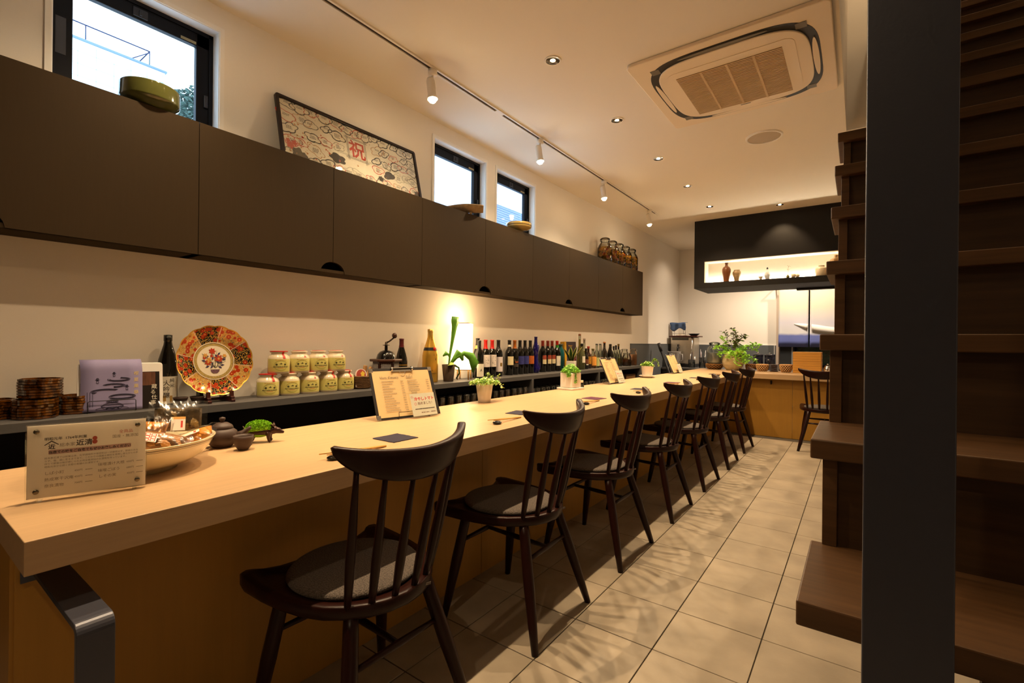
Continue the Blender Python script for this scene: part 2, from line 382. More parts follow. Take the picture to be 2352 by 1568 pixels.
# wall cabinets: five pairs of doors
XF, KZ0, KZ1 = -2.38, 1.475, 2.063
JY = [-.450, .222, .892, 1.564, 2.233, 2.907, 3.581, 4.251, 4.920, 5.606, 6.285]
CABL = ['leftmost dark wall cabinet below the green bowl', 'dark wall cabinet below the framed picture, second from left', 'dark wall cabinet below the two small windows', 'dark wall cabinet right of the small windows, second from right', 'rightmost dark wall cabinet carrying the plum jars']
def door_prof(y0, y1, notch):   # outline in (y,z), a quarter-circle finger notch at the bottom beside the joint
    r, h = .074, .060; pts = []; A_ = [PI/2*i/8 for i in range(1, 8)]
    pts += ([(y0, KZ0+h)] + [(y0+r*math.sin(a), KZ0+h*math.cos(a)) for a in A_] + [(y0+r, KZ0)]) if notch == 'L' else [(y0, KZ0)]
    pts += ([(y1-r, KZ0)] + [(y1-r*math.cos(a), KZ0+h*math.sin(a)) for a in A_] + [(y1, KZ0+h)]) if notch == 'R' else [(y1, KZ0)]
    return pts + [(y1, KZ1), (y0, KZ1)]
for k in range(5):
    ya, ym, yb = JY[2*k], JY[2*k+1], JY[2*k+2]
    t = thing('wall_cabinet', CABL[k], 'cabinet', (XW+.09, ym, KZ0), group=None)
    def L(p): return (p[0]-(XW+.09), p[1]-ym, p[2]-KZ0)
    c = MB(); xb = XF-.018
    c.box(L((XW+.001, ya+.001, KZ1-.018)), L((xb, yb-.001, KZ1))); c.box(L((XW+.001, ya+.001, KZ0)), L((XF-.003, yb-.001, KZ0+.016)))
    c.box(L((XW+.001, ya+.001, KZ0)), L((xb, ya+.018, KZ1))); c.box(L((XW+.001, yb-.018, KZ0)), L((xb, yb-.001, KZ1))); c.box(L((XW+.001, ya+.002, KZ0)), L((XW+.008, yb-.002, KZ1)))
    c.build('body', m_cab, t)
    for (y0, y1, nt) in ((ya+.0015, ym-.0015, 'R'), (ym+.0015, yb-.0015, 'L')):
        P = door_prof(y0, y1, nt); n = len(P)
        vs = [L((XF, y, z)) for y, z in P]+[L((xb+.001, y, z)) for y, z in P]
        d = MB().add(vs, [tuple(range(n)), tuple(reversed(range(n, 2*n)))]+[(i, (i+1) % n, n+(i+1) % n, n+i) for i in range(n)])
        d.build('door', m_cab, t)

# hood with the lit display niche
t = thing('display_bulkhead', 'black boxed bulkhead over the return counter with a lit niche', 'bulkhead', (-.6, 6.96, 1.835))
def L(p): return (p[0]+.6, p[1]-6.96, p[2]-1.835)
HX0, HX1, HY0, HY1, HZ = -1.79, .75, 6.60, 7.33, 1.835
h = MB()
h.box(L((HX0, HY0, 2.187)), L((HX1, HY1, CZ))); h.box(L((HX0, HY0, HZ)), L((HX1, HY1, 1.908)))
h.box(L((HX0, HY0, 1.908)), L((-1.66, HY1, 2.187))); h.box(L((.62, HY0, 1.908)), L((HX1, HY1, 2.187)))
h.box(L((-1.66, 6.80, 1.908)), L((.62, HY1, 2.187)))
h.build('box_panels', m_hood, t)
m_niche = mat('niche_paper', (206, 198, 182), .85, bump=.3, bscale=120)
nn = MB(); nn.box(L((-1.66, 6.785, 1.909)), L((.62, 6.80, 2.186))); nn.box(L((-1.66, 6.602, 2.180)), L((.62, 6.785, 2.187))); nn.box(L((-1.66, 6.602, 1.909)), L((-1.655, 6.785, 2.18))); nn.box(L((.615, 6.602, 1.909)), L((.62, 6.785, 2.18)))
nn.build('niche_lining', m_niche, t)
MB().box(L((-1.65, 6.755, 1.908)), L((.61, 6.775, 1.916))).build('led_strip', mat('led_glow', (255, 240, 212), .5, emit=40), t)
MB().box(L((-.66, 7.2, HZ-.022)), L((.5, 7.30, HZ+.0))).build('under_rail', m_hood, t)

# =====================================================================
# CEILING FITTINGS
# =====================================================================
m_wtrim = mat('fitting_white', (236, 228, 214), .4)
DL = ['first ceiling downlight, nearest the camera, above the counter', 'second ceiling downlight in the row over the counter', 'third ceiling downlight in the row, left of the speaker', 'fourth ceiling downlight in the row over the counter', 'fifth ceiling downlight, last before the black bulkhead']
def downlight(x, y, label, group=None):
    t = thing('downlight', label, 'light', (x, y, CZ-.03), group=group)
    MB().lathe([(.052, .030), (.052, .027), (.045, .026), (.044, .030)], 28, close=False).build('trim_ring', m_wtrim, t)
    MB().lathe([(.044, .029), (.036, .060), (.028, .085)], 24, close=False).build('reflector', m_chrome, t)
    MB().lathe([(.001, .084), (.02, .084)], 20, close=False).build('bulb', m_bulb, t)
    return t
# openings for the cans are covered by short recessed cups set proud of the ceiling by a millimetre
def downlight(x, y, label, group=None):
    t = thing('downlight', label, 'light', (x, y, CZ-.03), group=group)
    MB().lathe([(.050, .0298), (.0495, .026), (.043, .025), (.040, .0298)], 28, close=False).build('trim_ring', m_wtrim, t)
    MB().lathe([(.0405, .0262), (.030, .0285), (.0, .0288)], 24, close=False).build('reflector', m_chrome, t)
    MB().lathe([(.001, .0278), (.014, .0278), (.015, .0286)], 18, close=False).build('bulb', m_bulb, t)
    return t
k = 0
for y in DOWN_Y:
    if y < 2.3: downlight(-1.448, y, 'round recessed ceiling downlight out of view behind the first one', group='downlights behind the camera'); continue
    downlight(-1.448, y, DL[k]); k += 1
downlight(-.757, 6.335, 'small round ceiling downlight right in front of the black bulkhead')
# lighting track with spot heads
t = thing('lighting_track', 'white slotted lighting track along the ceiling above the cabinets', 'track', (-2.08, 3.0, CZ))
MB().box((-.022, -3.2, -.010), (-.010, 2.98, 0)).box((.010, -3.2, -.010), (.022, 2.98, 0)).build('rail', m_wtrim, t)
MB().box((-.0098, -3.2, -.004), (.0098, 2.90, -.0005)).build('slot', mat('slot_dark', (52,38,20), .6), t)
MB().box((-.0105, -.36, -.0105), (.0105, -.28, -.004)).build('joiner', m_wtrim, t)
TL = ['white track spotlight out of view nearest the camera', 'first white track spotlight, above the framed picture', 'second white track spotlight, above the small windows', 'third white track spotlight along the ceiling', 'fourth white track spotlight, last on the track']
for k, y in enumerate(TRACK_Y):
    t = thing('track_spotlight', TL[k], 'spotlight', (-2.08, y, CZ-.01))
    MB().lathe([(.0, 0), (.027, 0), (.028, -.03), (.022, -.034), (0, -.034)], 20).build('adapter', m_wtrim, t)
    MB().tube([(0, 0, -.03), (.0, -.0, -.06), (.012, 0, -.1)], .006).build('stem', m_wtrim, t)
    hd = MB().lathe([(0, .055), (.022, .055), (.026, .04), (.026, -.02), (.024, -.05), (.028, -.055), (.030, -.075)], 24).xf(Matrix.Translation((-.006, -.004, -.105)) @ Matrix.Rotation(-.16, 4, 'Y'))
    hd.build('lamp_head', m_wtrim, t)
    MB().ell((.006, -.006, -.186), (.022, .022, .015)).build('bulb', mat('bulb_hot', (255,226,180), .5, emit=120), t)
# ceiling speaker
t = thing('ceiling_speaker', 'round flat white speaker set in the ceiling beside the air conditioner', 'speaker', (-.615, 4.195, CZ))
MB().lathe([(.132, 0), (.130, -.008), (.118, -.010), (.116, -.004)], 40, close=False).build('rim', m_wtrim, t)
MB().lathe([(.117, -.003), (.10, -.007), (0, -.009)], 40, close=False).build('grille', mat('speaker_mesh', (196,180,158), .8, bump=.5, bscale=900), t)
# air conditioner cassette
ax, ay = -.62, 3.14
t = thing('air_conditioner', 'square white ceiling cassette air conditioner with black air slots', 'air conditioner', (ax, ay, CZ))
m_ac = mat('ac_white', (236, 218, 190), .45); m_acd = mat('ac_dark', (26, 24, 22), .5); m_acg = mat('ac_grey', (112, 104, 90), .5)
MB().prism(rrect(1.01, .97, .03), -.022, 0).build('face_panel', m_ac, t, bevel=.006)
def sq(w, h, p=4.2, n=64, cx=-.0, cy=.0):
    o = []
    for i in range(n):
        a = 2*PI*i/n; c_, s_ = math.cos(a), math.sin(a); o.append((cx+w/2*math.copysign(abs(c_)**(2/p), c_), cy+h/2*math.copysign(abs(s_)**(2/p), s_)))
    return o
MB().ring(sq(.885, .86), sq(.80, .77), -.0235, -.0221).build('air_slot', m_acd, t)
MB().prism(sq(.80, .775), -.032, -.0222).build('centre_panel', m_ac, t, bevel=.005)
for sgn, ax_ in ((1, 0), (-1, 0), (1, 1), (-1, 1)):
    w, h2 = (.03, .42) if ax_ == 0 else (.46, .028)
    cxx, cyy = (sgn*.418, 0) if ax_ == 0 else (0, sgn*.405)
    MB().prism([(cxx+w/2*math.cos(a)*(1 if ax_ == 0 else 1), cyy+h2/2*math.sin(a)) for a in [2*PI*i/24 for i in range(24)]], -.028, -.0236).build('flap', m_ac if not (ax_ == 1 and sgn == -1) else m_acg, t)
for a_, b_ in ((.40, .375), (-.40, .375), (.40, -.375), (-.40, -.375)):
    MB().cbox((a_*.93, b_*.93, -.0240), (.05, .05, .0018)).xf(Matrix.Identity(4)).build('slot_corner', m_acg, t)
MB().prism(rrect(.67, .575, .05), -.034, -.0321).build('filter_frame', m_ac, t, bevel=.0008)
MB().box((-.288, -.226, -.0342), (.274, .312, -.0338)).build('grille_back', mat('ac_recess', (140,112,74), .7), t)
gs = MB(); ny = 34
for i in range(ny):
    y = -.226+.538*(i+.5)/ny; gs.box((-.288, y-.0042, -.038), (.274, y+.0042, -.0344))
for x in (-.148, -.007, .134): gs.box((x-.006, -.226, -.039), (x+.006, .312, -.0345))
o = gs.build('grille', mat('ac_slat', (206, 176, 134), .55), t); o['kind'] = 'stuff'
MB().box((-.03, .33, -.0346), (.03, .338, -.0341)).build('badge', m_acg, t)
# =====================================================================
# STAIRCASE AND STEEL COLUMN
# =====================================================================
RI, GO, ZS1, YS1, XS = .2255, .2676, .6765, .9195, -.081
t = thing('staircase', 'dark stained open-sided wooden staircase climbing into the ceiling opening', 'staircase', (.6, 2.4, 0))
def L(p): return (p[0]-.6, p[1]-2.4, p[2])
for k in range(-1, 16):
    z = ZS1+(k-1)*RI; y = YS1+(k-1)*GO; x0 = (XS if k <= 7 else .045) if k > 0 else .10
    if z+.03 > CZ and False: continue
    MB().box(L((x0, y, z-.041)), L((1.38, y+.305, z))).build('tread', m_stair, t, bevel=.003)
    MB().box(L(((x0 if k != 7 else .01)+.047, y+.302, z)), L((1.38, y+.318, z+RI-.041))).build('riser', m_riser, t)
    if 0 < k < 7:
        MB().box(L((x0+.021, y+.292, z)), L((x0+.047, y+.325, z+RI-.041))).build('corner_post', m_stair, t, bevel=.001, seg=1)
MB().box(L((.12, YS1-3*GO+.29, 0)), L((1.38, YS1-3*GO+.318, .2255-.041))).build('riser', m_riser, t)
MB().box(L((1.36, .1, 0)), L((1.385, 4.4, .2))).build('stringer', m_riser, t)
t = thing('steel_column', 'tall blue black flat steel column standing in front of the staircase', 'column', (.0405, .615, 0))
MB().box((-.0355, -.002, .008), (.0355, .045, CZ-.001) if False else (.0355, .045, 3.2)).build('shaft', m_steel, t, bevel=.0012)
MB().box((-.05, -.03, 0), (.05, .06, .008)).build('base_plate', m_steel, t)

# =====================================================================
# CHAIRS
# =====================================================================
def seat_outline(n=1):
    half = [(-.178, 0), (-.183, .07), (-.190, .13), (-.205, .175), (-.222, .195), (-.228, .212), (-.218, .228), (-.19, .234), (-.10, .232), (-.02, .224), (.05, .208), (.11, .182), (.155, .147), (.19, .105), (.212, .055), (.22, 0)]
    return half
def closed_outline():
    h = seat_outline(); return h + [(x, -y) for x, y in reversed(h[1:-1])]
def make_chair(label):
    t = thing('counter_chair', label, 'chair', (0,0,0), group=None)
    out = closed_outline(); n = len(out); cx = .01
    # layered seat: bottom inset, sides, rim, dished top; the horns and side rims stand a little proud
    def zr(x, y):
        e = max(0, (abs(y)-.14)/.09); f = max(0, min(1, (-x-.02)/.18)); return .442 + .008*min(1, e)*f
    def sc(s_, z=None, lift=0): return [(cx+(x-cx)*s_, y*s_, (z if z is not None else zr(x, y))+lift) for x, y in out]
    rings = [sc(.90, .402), sc(.985, .408), sc(1.0, .418), sc(1.0, None, -.004), sc(.985, None, 0), sc(.90, None, -.002), sc(.82, .436), sc(.5, .433), sc(.15, .433)]
    vs = [p for r in rings for p in r]; fs = []
    for i in range(len(rings)-1):
        for j in range(n): fs.append((i*n+j, i*n+(j+1) % n, (i+1)*n+(j+1) % n, (i+1)*n+j))
    fs += [tuple(reversed(range(n))), tuple((len(rings)-1)*n+j for j in range(n))]
    MB().add(vs, fs, 0, True).build('seat', m_chair, t)
    # legs
    for (tx, ty, bx, by) in ((-.10, .165, -.165, .222), (-.10, -.165, -.165, -.222), (.145, .125, .255, .213), (.145, -.125, .255, -.213)):
        pts = [(tx+(bx-tx)*q, ty+(by-ty)*q, .412*(1-q)) for q in (0, .1, .45, .8, 1)]
        MB().tube(pts, [.0185, .0195, .021, .0165, .0125], 12).build('leg', m_chair, t)
    def at(a, b, q): return tuple(a[i]+(b[i]-a[i])*q for i in range(3))
    fl_, fr_ = [at((-.10, s_*.165, .412), (-.165, s_*.222, 0), .27) for s_ in (-1, 1)]
    rl_, rr_ = [at((.145, s_*.125, .412), (.255, s_*.213, 0), .30) for s_ in (-1, 1)]
    for a, b in ((fl_, fr_), (rl_, rr_)):
        MB().tube([a, at(a, b, .25), at(a, b, .5), at(a, b, .75), b], [.007, .009, .0105, .009, .007], 10).build('stretcher', m_chair, t)
    a, b = at(fl_, fr_, .5), at(rl_, rr_, .5)
    MB().tube([a, at(a, b, .5), b], [.0075, .0105, .0075], 10).build('stretcher', m_chair, t)
    # crest rail: a crescent swept along a curve
    nu, nc = 36, 14; vs = []; fs = []
    for i in range(nu+1):
        u = -1+2*i/nu; y = .222*math.sin(u*1.28)/math.sin(1.28); q = abs(u)
        x = .285-.088*(y/.222)**2; zt = .836+.024*q**1.6; zb = .752+.094*q**2.1
        hh = (zt-zb)/2; th = .0115+.002*(1-q); zc_ = (zt+zb)/2
        ta = math.atan2(-.176*y/.222/.222, 1) ; lean = .16
        e = 1 if q < .93 else math.sqrt(max(.02, 1-((q-.93)/.07)**2*.97))
        for j in range(nc):
            a = 2*PI*j/nc; c_, s_ = math.cos(a), math.sin(a)
            dz = math.copysign(abs(s_)**.75, s_)*hh*e; w_ = math.copysign(abs(c_)**.6, c_)*th*e*(1+.35*max(0, s_))
            vs.append((x+w_*math.cos(ta)+dz*lean, y-w_*math.sin(ta), zc_+dz))
    for i in range(nu):
        for j in range(nc): fs.append((i*nc+j, i*nc+(j+1) % nc, (i+1)*nc+(j+1) % nc, (i+1)*nc+j))
    fs += [tuple(range(nc)), tuple(reversed([nu*nc+j for j in range(nc)]))]
    MB().add(vs, fs, 0, True).build('crest_rail', m_chair, t)
    for (bx, by, ty, q) in ((.150, .140, .172, 0), (.182, .092, .112, 0), (.200, .033, .040, 0)):
        for s_ in (-1, 1):
            yy = ty; x1 = .285-.088*(yy/.222)**2-.002; z1 = .762+.094*(math.asin(min(1, yy/.222*math.sin(1.28)))/1.28)**2.1+.006
            p0 = (bx, s_*by, .432); p1 = (x1-.004, s_*yy, z1)
            pts = [tuple(p0[i]+(p1[i]-p0[i])*q for i in range(3)) for q in (0, .18, .35, .6, .85, 1)]
            MB().tube(pts, [.0085, .0112, .0125, .0105, .0075, .0065], 10).build('spindle', m_chair, t)
    # round felt cushion
    c = MB().lathe([(.0, .0), (.172, .0), (.181, .004), (.184, .010), (.179, .016), (.165, .019), (.08, .019), (0, .019)], 44, (-.012, 0, .4345))
    c.build('cushion', m_cush, t)
    MB().box((-.014, -.0008, 0), (.014, .0005, .007)).build('maker_mark', mat('mark_grey', (120,110,104), .5), t, loc=(.2035, .075, .422), rot=(0, 0, PI/2-.42))
    return t
CHY = [.860, 1.612, 2.376, 3.150, 3.925, 4.700, 5.475]
CHL = ['dark wooden spindle chair nearest the camera at the counter', 'dark spindle-back chair, second from the camera at the counter', 'dark spindle-back chair, third from the camera, in front of the square planter', 'dark spindle-back chair, fourth from the camera along the counter', 'dark spindle-back chair, fifth from the camera along the counter', 'dark spindle-back chair, sixth along the counter, second from the corner', 'dark spindle-back chair tucked in the corner of the counter']
ch0 = make_chair(CHL[0])
for k, y in enumerate(CHY):
    o = ch0 if k == 0 else copy_tree(ch0)
    o.location = (-1.170, y, 0); o.rotation_euler = (0, 0, (0, .03, 0, .01, -.01, .02, -.02)[k]); o['label'] = CHL[k]; o['group'] = 'spindle chairs along the counter'
o = copy_tree(ch0); o.location = (-.285, 5.985, 0); o.rotation_euler = (0, 0, -PI/2); o['label'] = 'dark spindle chair at the return counter, half hidden by the stairs'; o['group'] = 'spindle chairs along the counter'
# =====================================================================
# MATERIALS FOR THE SMALL THINGS
# =====================================================================
m_dkglass = mat('dark_bottle_glass', (14, 12, 8), .06, spec=.7)
m_brglass = mat('brown_bottle_glass', (48, 22, 8), .06, spec=.7)
m_paper = mat('label_paper', (232, 224, 206), .7)
m_cream = mat('cream_stoneware', (222, 206, 176), .22, coat=.5)
m_redwax = mat('red_wax', (190, 30, 18), .4)
m_lblyel = mat('label_yellow', (208, 198, 112), .65, noise=.35, nscale=130, dark=.8)
m_clay = mat('brown_clay', (66, 48, 40), .55, noise=.3, nscale=80, dark=.8)
m_darkwood = mat('dark_redwood', (56, 20, 14), .3)
m_gold = mat('gold_foil', (216, 168, 66), .3, metal=.65)
m_leaf = mat('leaf_green', (96, 160, 40), .5, noise=.6, nscale=40, dark=.55)
m_leaf2 = mat('leaf_pale', (184, 212, 96), .5, noise=.6, nscale=50, dark=.6)
m_leafd = mat('leaf_dark', (48, 78, 26), .45, noise=.5, nscale=40, dark=.5)
m_stem = mat('stem_brown', (110, 84, 48), .7)
m_soil = mat('soil', (52, 38, 26), .95)
m_potwhite = mat('pot_white', (232, 222, 210), .4)
m_wicker = mat('wicker', (122, 84, 42), .6, noise=.9, nscale=90, stretch=(1,1,3), dark=.35, bump=.6, bscale=160)
m_navy = mat('napkin_navy', (44, 40, 56), .95, bump=.4, bscale=500)
m_purple = mat('napkin_purple', (84, 40, 62), .95, bump=.4, bscale=500)
m_chop = mat('chopstick_wood', (196, 146, 66), .6)
m_pebble = mat('pebble_black', (8, 8, 10), .06, spec=.8)
m_wire = mat('wire_dark', (60, 50, 40), .35, metal=.8)
m_kraft = mat('menu_paper', (206, 176, 128), .8, noise=.25, nscale=14, dark=.9)
m_board = mat('clipboard_black', (34, 32, 34), .5)
m_bamboo = mat('tray_bamboo', (206, 150, 66), .45, noise=.6, nscale=14, stretch=(.4,8,8), dark=.75, kind='wood')
m_plum = mat('plum_yellow', (236, 204, 60), .35, noise=.6, nscale=25, dark=.55)
m_syrup = thin('plum_liquor', (250, 222, 160), .01, .2, .05)
m_liq = mat('amber_liquor', (150, 78, 20), .05, trans=.8, ior=1.34)
m_jarglass = thin('jar_glass', (238, 240, 236), .03, 1.0, .03)
m_amber = mat('amber_glass_glints', (104, 58, 9), .08, spec=.9, noise=1, nscale=50, stretch=(1,1,1), dark=.05, space='World')  # noise patches in the base colour paint the sparkle of the glass
m_gray = mat('plastic_grey', (120, 118, 116), .4)

def frame(name, label, cat, p, u, lean, group=None):
    """thing whose local X runs along the horizontal direction u, Y up the leaning face, Z out of the face"""
    u = Vector((u[0], u[1], 0)).normalized(); n = Vector((u.y, -u.x, 0)); z = Vector((0,0,1))
    Yv = -n*math.sin(lean)+z*math.cos(lean); Zv = n*math.cos(lean)+z*math.sin(lean)
    M = Matrix((u, Yv, Zv)).transposed().to_euler()
    return thing(name, label, cat, p, group=group, rot=M)
def dashes(mb, x0, x1, y, h, z=.0004, gap=.3, rnd=None, w=.004):
    x = x0; rr = rnd or random
    while x < x1:
        l = w*rr.uniform(.4, 1.6); l = min(l, x1-x)
        if l > w*.2: mb.quad((x, y, z), (x+l, y, z), (x+l, y+h, z), (x, y+h, z))
        x += l+w*gap
def leaves(n, fn, size, mb=None, mi=0, fold=.3, wide=.5, seedv=0, up=.5):
    r = random.Random(seedv); mb = mb or MB()
    for _ in range(n):
        p = Vector(fn(r)); s_ = size*r.uniform(.6, 1.25); a = r.uniform(0, 2*PI); t = r.uniform(-.5, 1)*up*1.6
        d = Vector((math.cos(a)*math.cos(t), math.sin(a)*math.cos(t), math.sin(t))); sd = d.cross(Vector((0,0,1)))
        if sd.length < .1: sd = Vector((1,0,0))
        sd.normalize(); nn = sd.cross(d); f_ = nn*s_*fold*r.uniform(.2, 1)
        mb.add([p, p+d*s_*.35+sd*s_*wide*.5+f_, p+d*s_*.75+sd*s_*wide*.42+f_*.8, p+d*s_, p+d*s_*.75-sd*s_*wide*.42+f_*.8, p+d*s_*.35-sd*s_*wide*.5+f_, p+d*s_*.5],
               [(0,1,6),(1,2,6),(2,3,6),(3,4,6),(4,5,6),(5,0,6)], mi if not callable(mi) else mi(r))
    return mb

# =====================================================================
# BOTTLES
# =====================================================================
BORD = [(0,.004),(.03,.002),(.0345,0),(.0375,.005),(.0375,.188),(.0362,.203),(.029,.221),(.019,.236),(.0148,.25),(.0142,.296),(.0155,.298),(.0155,.309),(0,.31)]
BURG = [(0,.004),(.032,.002),(.0365,0),(.040,.005),(.040,.150),(.037,.175),(.027,.213),(.018,.243),(.0148,.262),(.0142,.292),(.0158,.294),(.0158,.302),(0,.303)]
SAKE = [(0,.004),(.03,.002),(.034,0),(.038,.005),(.038,.178),(.035,.2),(.024,.24),(.017,.265),(.015,.28),(.0165,.283),(.0165,.309),(0,.31)]
MAGN = [(0,.004),(.048,.002),(.053,0),(.0565,.006),(.0565,.185),(.052,.215),(.040,.255),(.028,.292),(.021,.32),(.0185,.355),(.0200,.357),(.0200,.378),(0,.380)]
def scaled(p, sr, sz): return [(r*sr, z*sz) for r, z in p]
def shellprof(prof, z0, z1, e=.0005):
    def rad(z):
        for (r0, a), (r1, b) in zip(prof, prof[1:]):
            if min(a, b) <= z <= max(a, b) and abs(b-a) > 1e-9: return r0+(r1-r0)*(z-a)/(b-a)
        return prof[-1][0]
    zs = sorted({z0, z1} | {z for r, z in prof if z0 < z < z1})
    return [(rad(z)+e, z) for z in zs]
def bottle(label, x, y, prof, glass, z=None, cap=None, labels=(), name='wine_bottle', group=None, rz=0, liquid=None, base=None):
    z = SZ if z is None else z
    t = thing(name, label, 'bottle', (x, y, z), rz=rz, group=group)
    MB().lathe(prof, 24).build('glass_body', glass, t)
    if liquid:
        zt, lm = liquid; MB().lathe([(0, .006)]+[(max(.002, r-.004), a) for r, a in shellprof(prof, .008, zt, 0)]+[(0, zt)], 18).build('liquid', lm, t)
    if cap:
        H = prof[-1][1]; pr = shellprof(prof, cap[0], H-.0005, .0006); pr.append((0, H+.0008)); cc = MB().lathe(pr, 20, close=False).build('capsule', cap[1], t)
        if len(cap) > 2: MB().lathe(shellprof(prof, cap[2], cap[3], .0010), 20, close=False).build('band', cap[4], cc)
    for (z0, z1, a0, a1, lm) in labels:
        MB().lathe(shellprof(prof, z0, z1, .0006+.0001*random.random()), 14, a0=a0, a1=a1).build('paper_label', lm, t)
    return t
def curved_text(s, size, m, t, r, z, a, name='lettering', bold=0):
    """short lettering wrapped on a cylinder of radius r, centred on angle a"""
    c = bpy.data.curves.new('l', 'FONT'); c.body = s; c.size = size; c.align_x = 'CENTER'; c.resolution_u = 2; c.offset = bold
    o = bpy.data.objects.new('l', c); COL.objects.link(o); me = bpy.data.meshes.new_from_object(o); bpy.data.objects.remove(o)
    me.materials.clear(); me.materials.append(m); me.name = 'lettering'
    for v in me.vertices:
        an = a+v.co.x/r; zz_ = v.co.y; v.co = Vector((r*math.cos(an), r*math.sin(an), z+zz_))
    ob = bpy.data.objects.new(name, me); COL.objects.link(ob); ob.parent = t; return ob
m_capred = mat('capsule_red', (196, 30, 22), .35); m_capblk = mat('capsule_black', (26, 24, 24), .4); m_caporg = mat('capsule_orange', (176, 96, 20), .4)
m_caprust = mat('capsule_rust', (150, 48, 30), .5); m_wine = mat('capsule_wine', (84, 18, 26), .4)
m_lblblue = mat('label_blue', (58, 62, 140), .7, noise=.7, nscale=90, dark=.4); m_lblorg = mat('label_orange', (206, 104, 32), .7, noise=.7, nscale=90, dark=.4)
m_lblred = mat('label_brick', (156, 66, 44), .7); m_lblgr = mat('label_greybeige', (196, 180, 168), .7)
FA = -.40   # labels look towards the seats
def lab(z0, z1, m, w=.95, c=FA): return (z0, z1, c-w, c+w, m)
o = bottle('wine bottle half hidden behind the lit paper lantern, cream low label', -2.405, 2.872, scaled(BORD, .97, .98), m_dkglass, cap=(.25, m_capblk), labels=[lab(.02, .12, m_paper)])
curved_text('A', .03, m_ink, o, .0374, .06, FA)
o = bottle('wine bottle with charcoal foil, gold collar and ornate beige label beside the lantern', -2.50, 2.966, scaled(BURG, 1, 1.06), m_dkglass, cap=(.26, m_capblk, .236, .262, mat('gold_collar', (220,180,90), .4)), labels=[lab(.02, .13, mat('label_parchment', (206,192,140), .7, noise=.7, nscale=70, dark=.7))])
for nm_, yy in (('left', 3.055), ('right', 3.142)):
    o = bottle('red foiled wine bottle with white sketch label, %s one of the pair' % nm_, -2.49, yy, BORD, m_dkglass, cap=(.235, m_capred), labels=[lab(.085, .185, mat('label_white', (226,214,206), .7))])
    b = MB()
    for k in range(16):
        a = FA+random.uniform(-.5, .6); zz = random.uniform(.10, .17); r_ = .0385; w = .004
        b.quad((r_*math.cos(a), r_*math.sin(a), zz), (r_*math.cos(a+.12), r_*math.sin(a+.12), zz+random.uniform(-.004,.006)), (r_*math.cos(a+.13), r_*math.sin(a+.13), zz+.003), (r_*math.cos(a+.02), r_*math.sin(a+.02), zz+w))
    b.build('sketch_print', m_ink, o)
o = bottle('black foiled wine bottle with tall white label and small gold square', -2.49, 3.228, BORD, m_dkglass, cap=(.225, m_capblk), labels=[lab(.04, .165, mat('label_lilac', (222,212,214), .7))])
MB().lathe([(.0386, .085), (.0386, .115)], 6, a0=FA-.05, a1=FA+.55).build('gold_square', mat('gold_square', (150,120,50), .6, noise=.8, nscale=200, dark=.3), o)
o = bottle('wine bottle with white neck band and cream label, first of the middle row', -2.50, 3.400, BORD, m_dkglass, cap=(.262, m_capblk, .25, .268, m_paper), labels=[lab(.09, .165, mat('label_cream', (226,212,168), .7), .9)])
bottle('orange foiled wine bottle with dark label and orange stroke', -2.505, 3.487, BORD, m_dkglass, cap=(.235, m_caporg), labels=[lab(.11, .117, mat('stroke_orange', (220,90,20), .5), .45, -.3), lab(.07, .10, mat('label_dim', (70,60,54), .6), .7)])
bottle('black wine bottle with blue floral label, left of the two', -2.508, 3.574, BORD, m_dkglass, cap=(.235, m_capblk), labels=[lab(.09, .165, m_lblblue)])
bottle('black wine bottle with blue floral label, right of the two', -2.511, 3.660, BORD, m_dkglass, cap=(.235, m_capblk), labels=[lab(.09, .165, m_lblblue)])
bottle('black wine bottle with orange floral label beside the cobalt figure bottle', -2.507, 3.742, BORD, m_dkglass, cap=(.235, m_capblk), labels=[lab(.09, .165, m_lblorg)])
CATP = [(0,.003),(.03,0),(.036,.01),(.035,.06),(.028,.10),(.022,.15),(.024,.19),(.030,.225),(.027,.25),(.019,.275),(.016,.30),(.015,.335),(.017,.337),(.017,.345),(0,.345)]
t = thing('figure_bottle', 'tall cobalt blue bottle shaped like a sitting figure', 'bottle', (-2.50, 3.826, SZ))
mc = mat('cobalt_glass', (30, 20, 120), .05, trans=.45, spec=.8)
b = MB().lathe(CATP, 24); b.ell((.006, .018, .245), (.018, .022, .03)); b.ell((.012, .0, .04), (.03, .034, .035)); b.build('glass_body', mc, t)
MB().tube([(.034, -.02, .02), (.042, .0, .03), (.038, .02, .06), (.03, .026, .10)], [.005, .005, .004, .002]).build('glass_tail', mc, t)
for k, (yy, lb_) in enumerate(((3.985, 'first'), (4.080, 'second'), (4.162, 'third'))):
    o = bottle('rust foiled wine bottle with red and cream split label, %s of three' % lb_, -2.522, yy, BORD, m_dkglass, cap=(.255, m_caprust), labels=[lab(.125, .165, m_lblred, .75, -.2), lab(.08, .1245, mat('label_cream', (226,212,168), .7), .75, -.2)])
    MB().tube([(.0384*math.cos(-.2+a), .0384*math.sin(-.2+a), .095+.02*a*a*2) for a in (-.4,-.2,0,.2,.4)], .0007, 4).build('printed_curve', m_inkg, o)
bottle('wine bottle with red foil, green neck band and cream label beside the teal bottle', -2.51, 4.242, BORD, m_dkglass, cap=(.265, mat('capsule_red', (196, 30, 22), .35), .24, .266, mat('band_green', (40,130,30), .5)), labels=[lab(.055, .155, m_paper, .85, -.3)])
bottle('square shouldered teal glass bottle beside the striped leaf plant', -2.515, 4.320, [(0,.003),(.036,0),(.042,.006),(.042,.19),(.036,.215),(.022,.235),(.020,.262),(.026,.268),(.026,.276),(0,.277)], mat('teal_glass', (36, 112, 116), .08, trans=.45), name='spirit_bottle', cap=(.262, mat('teal_cork', (86,96,86), .6)))
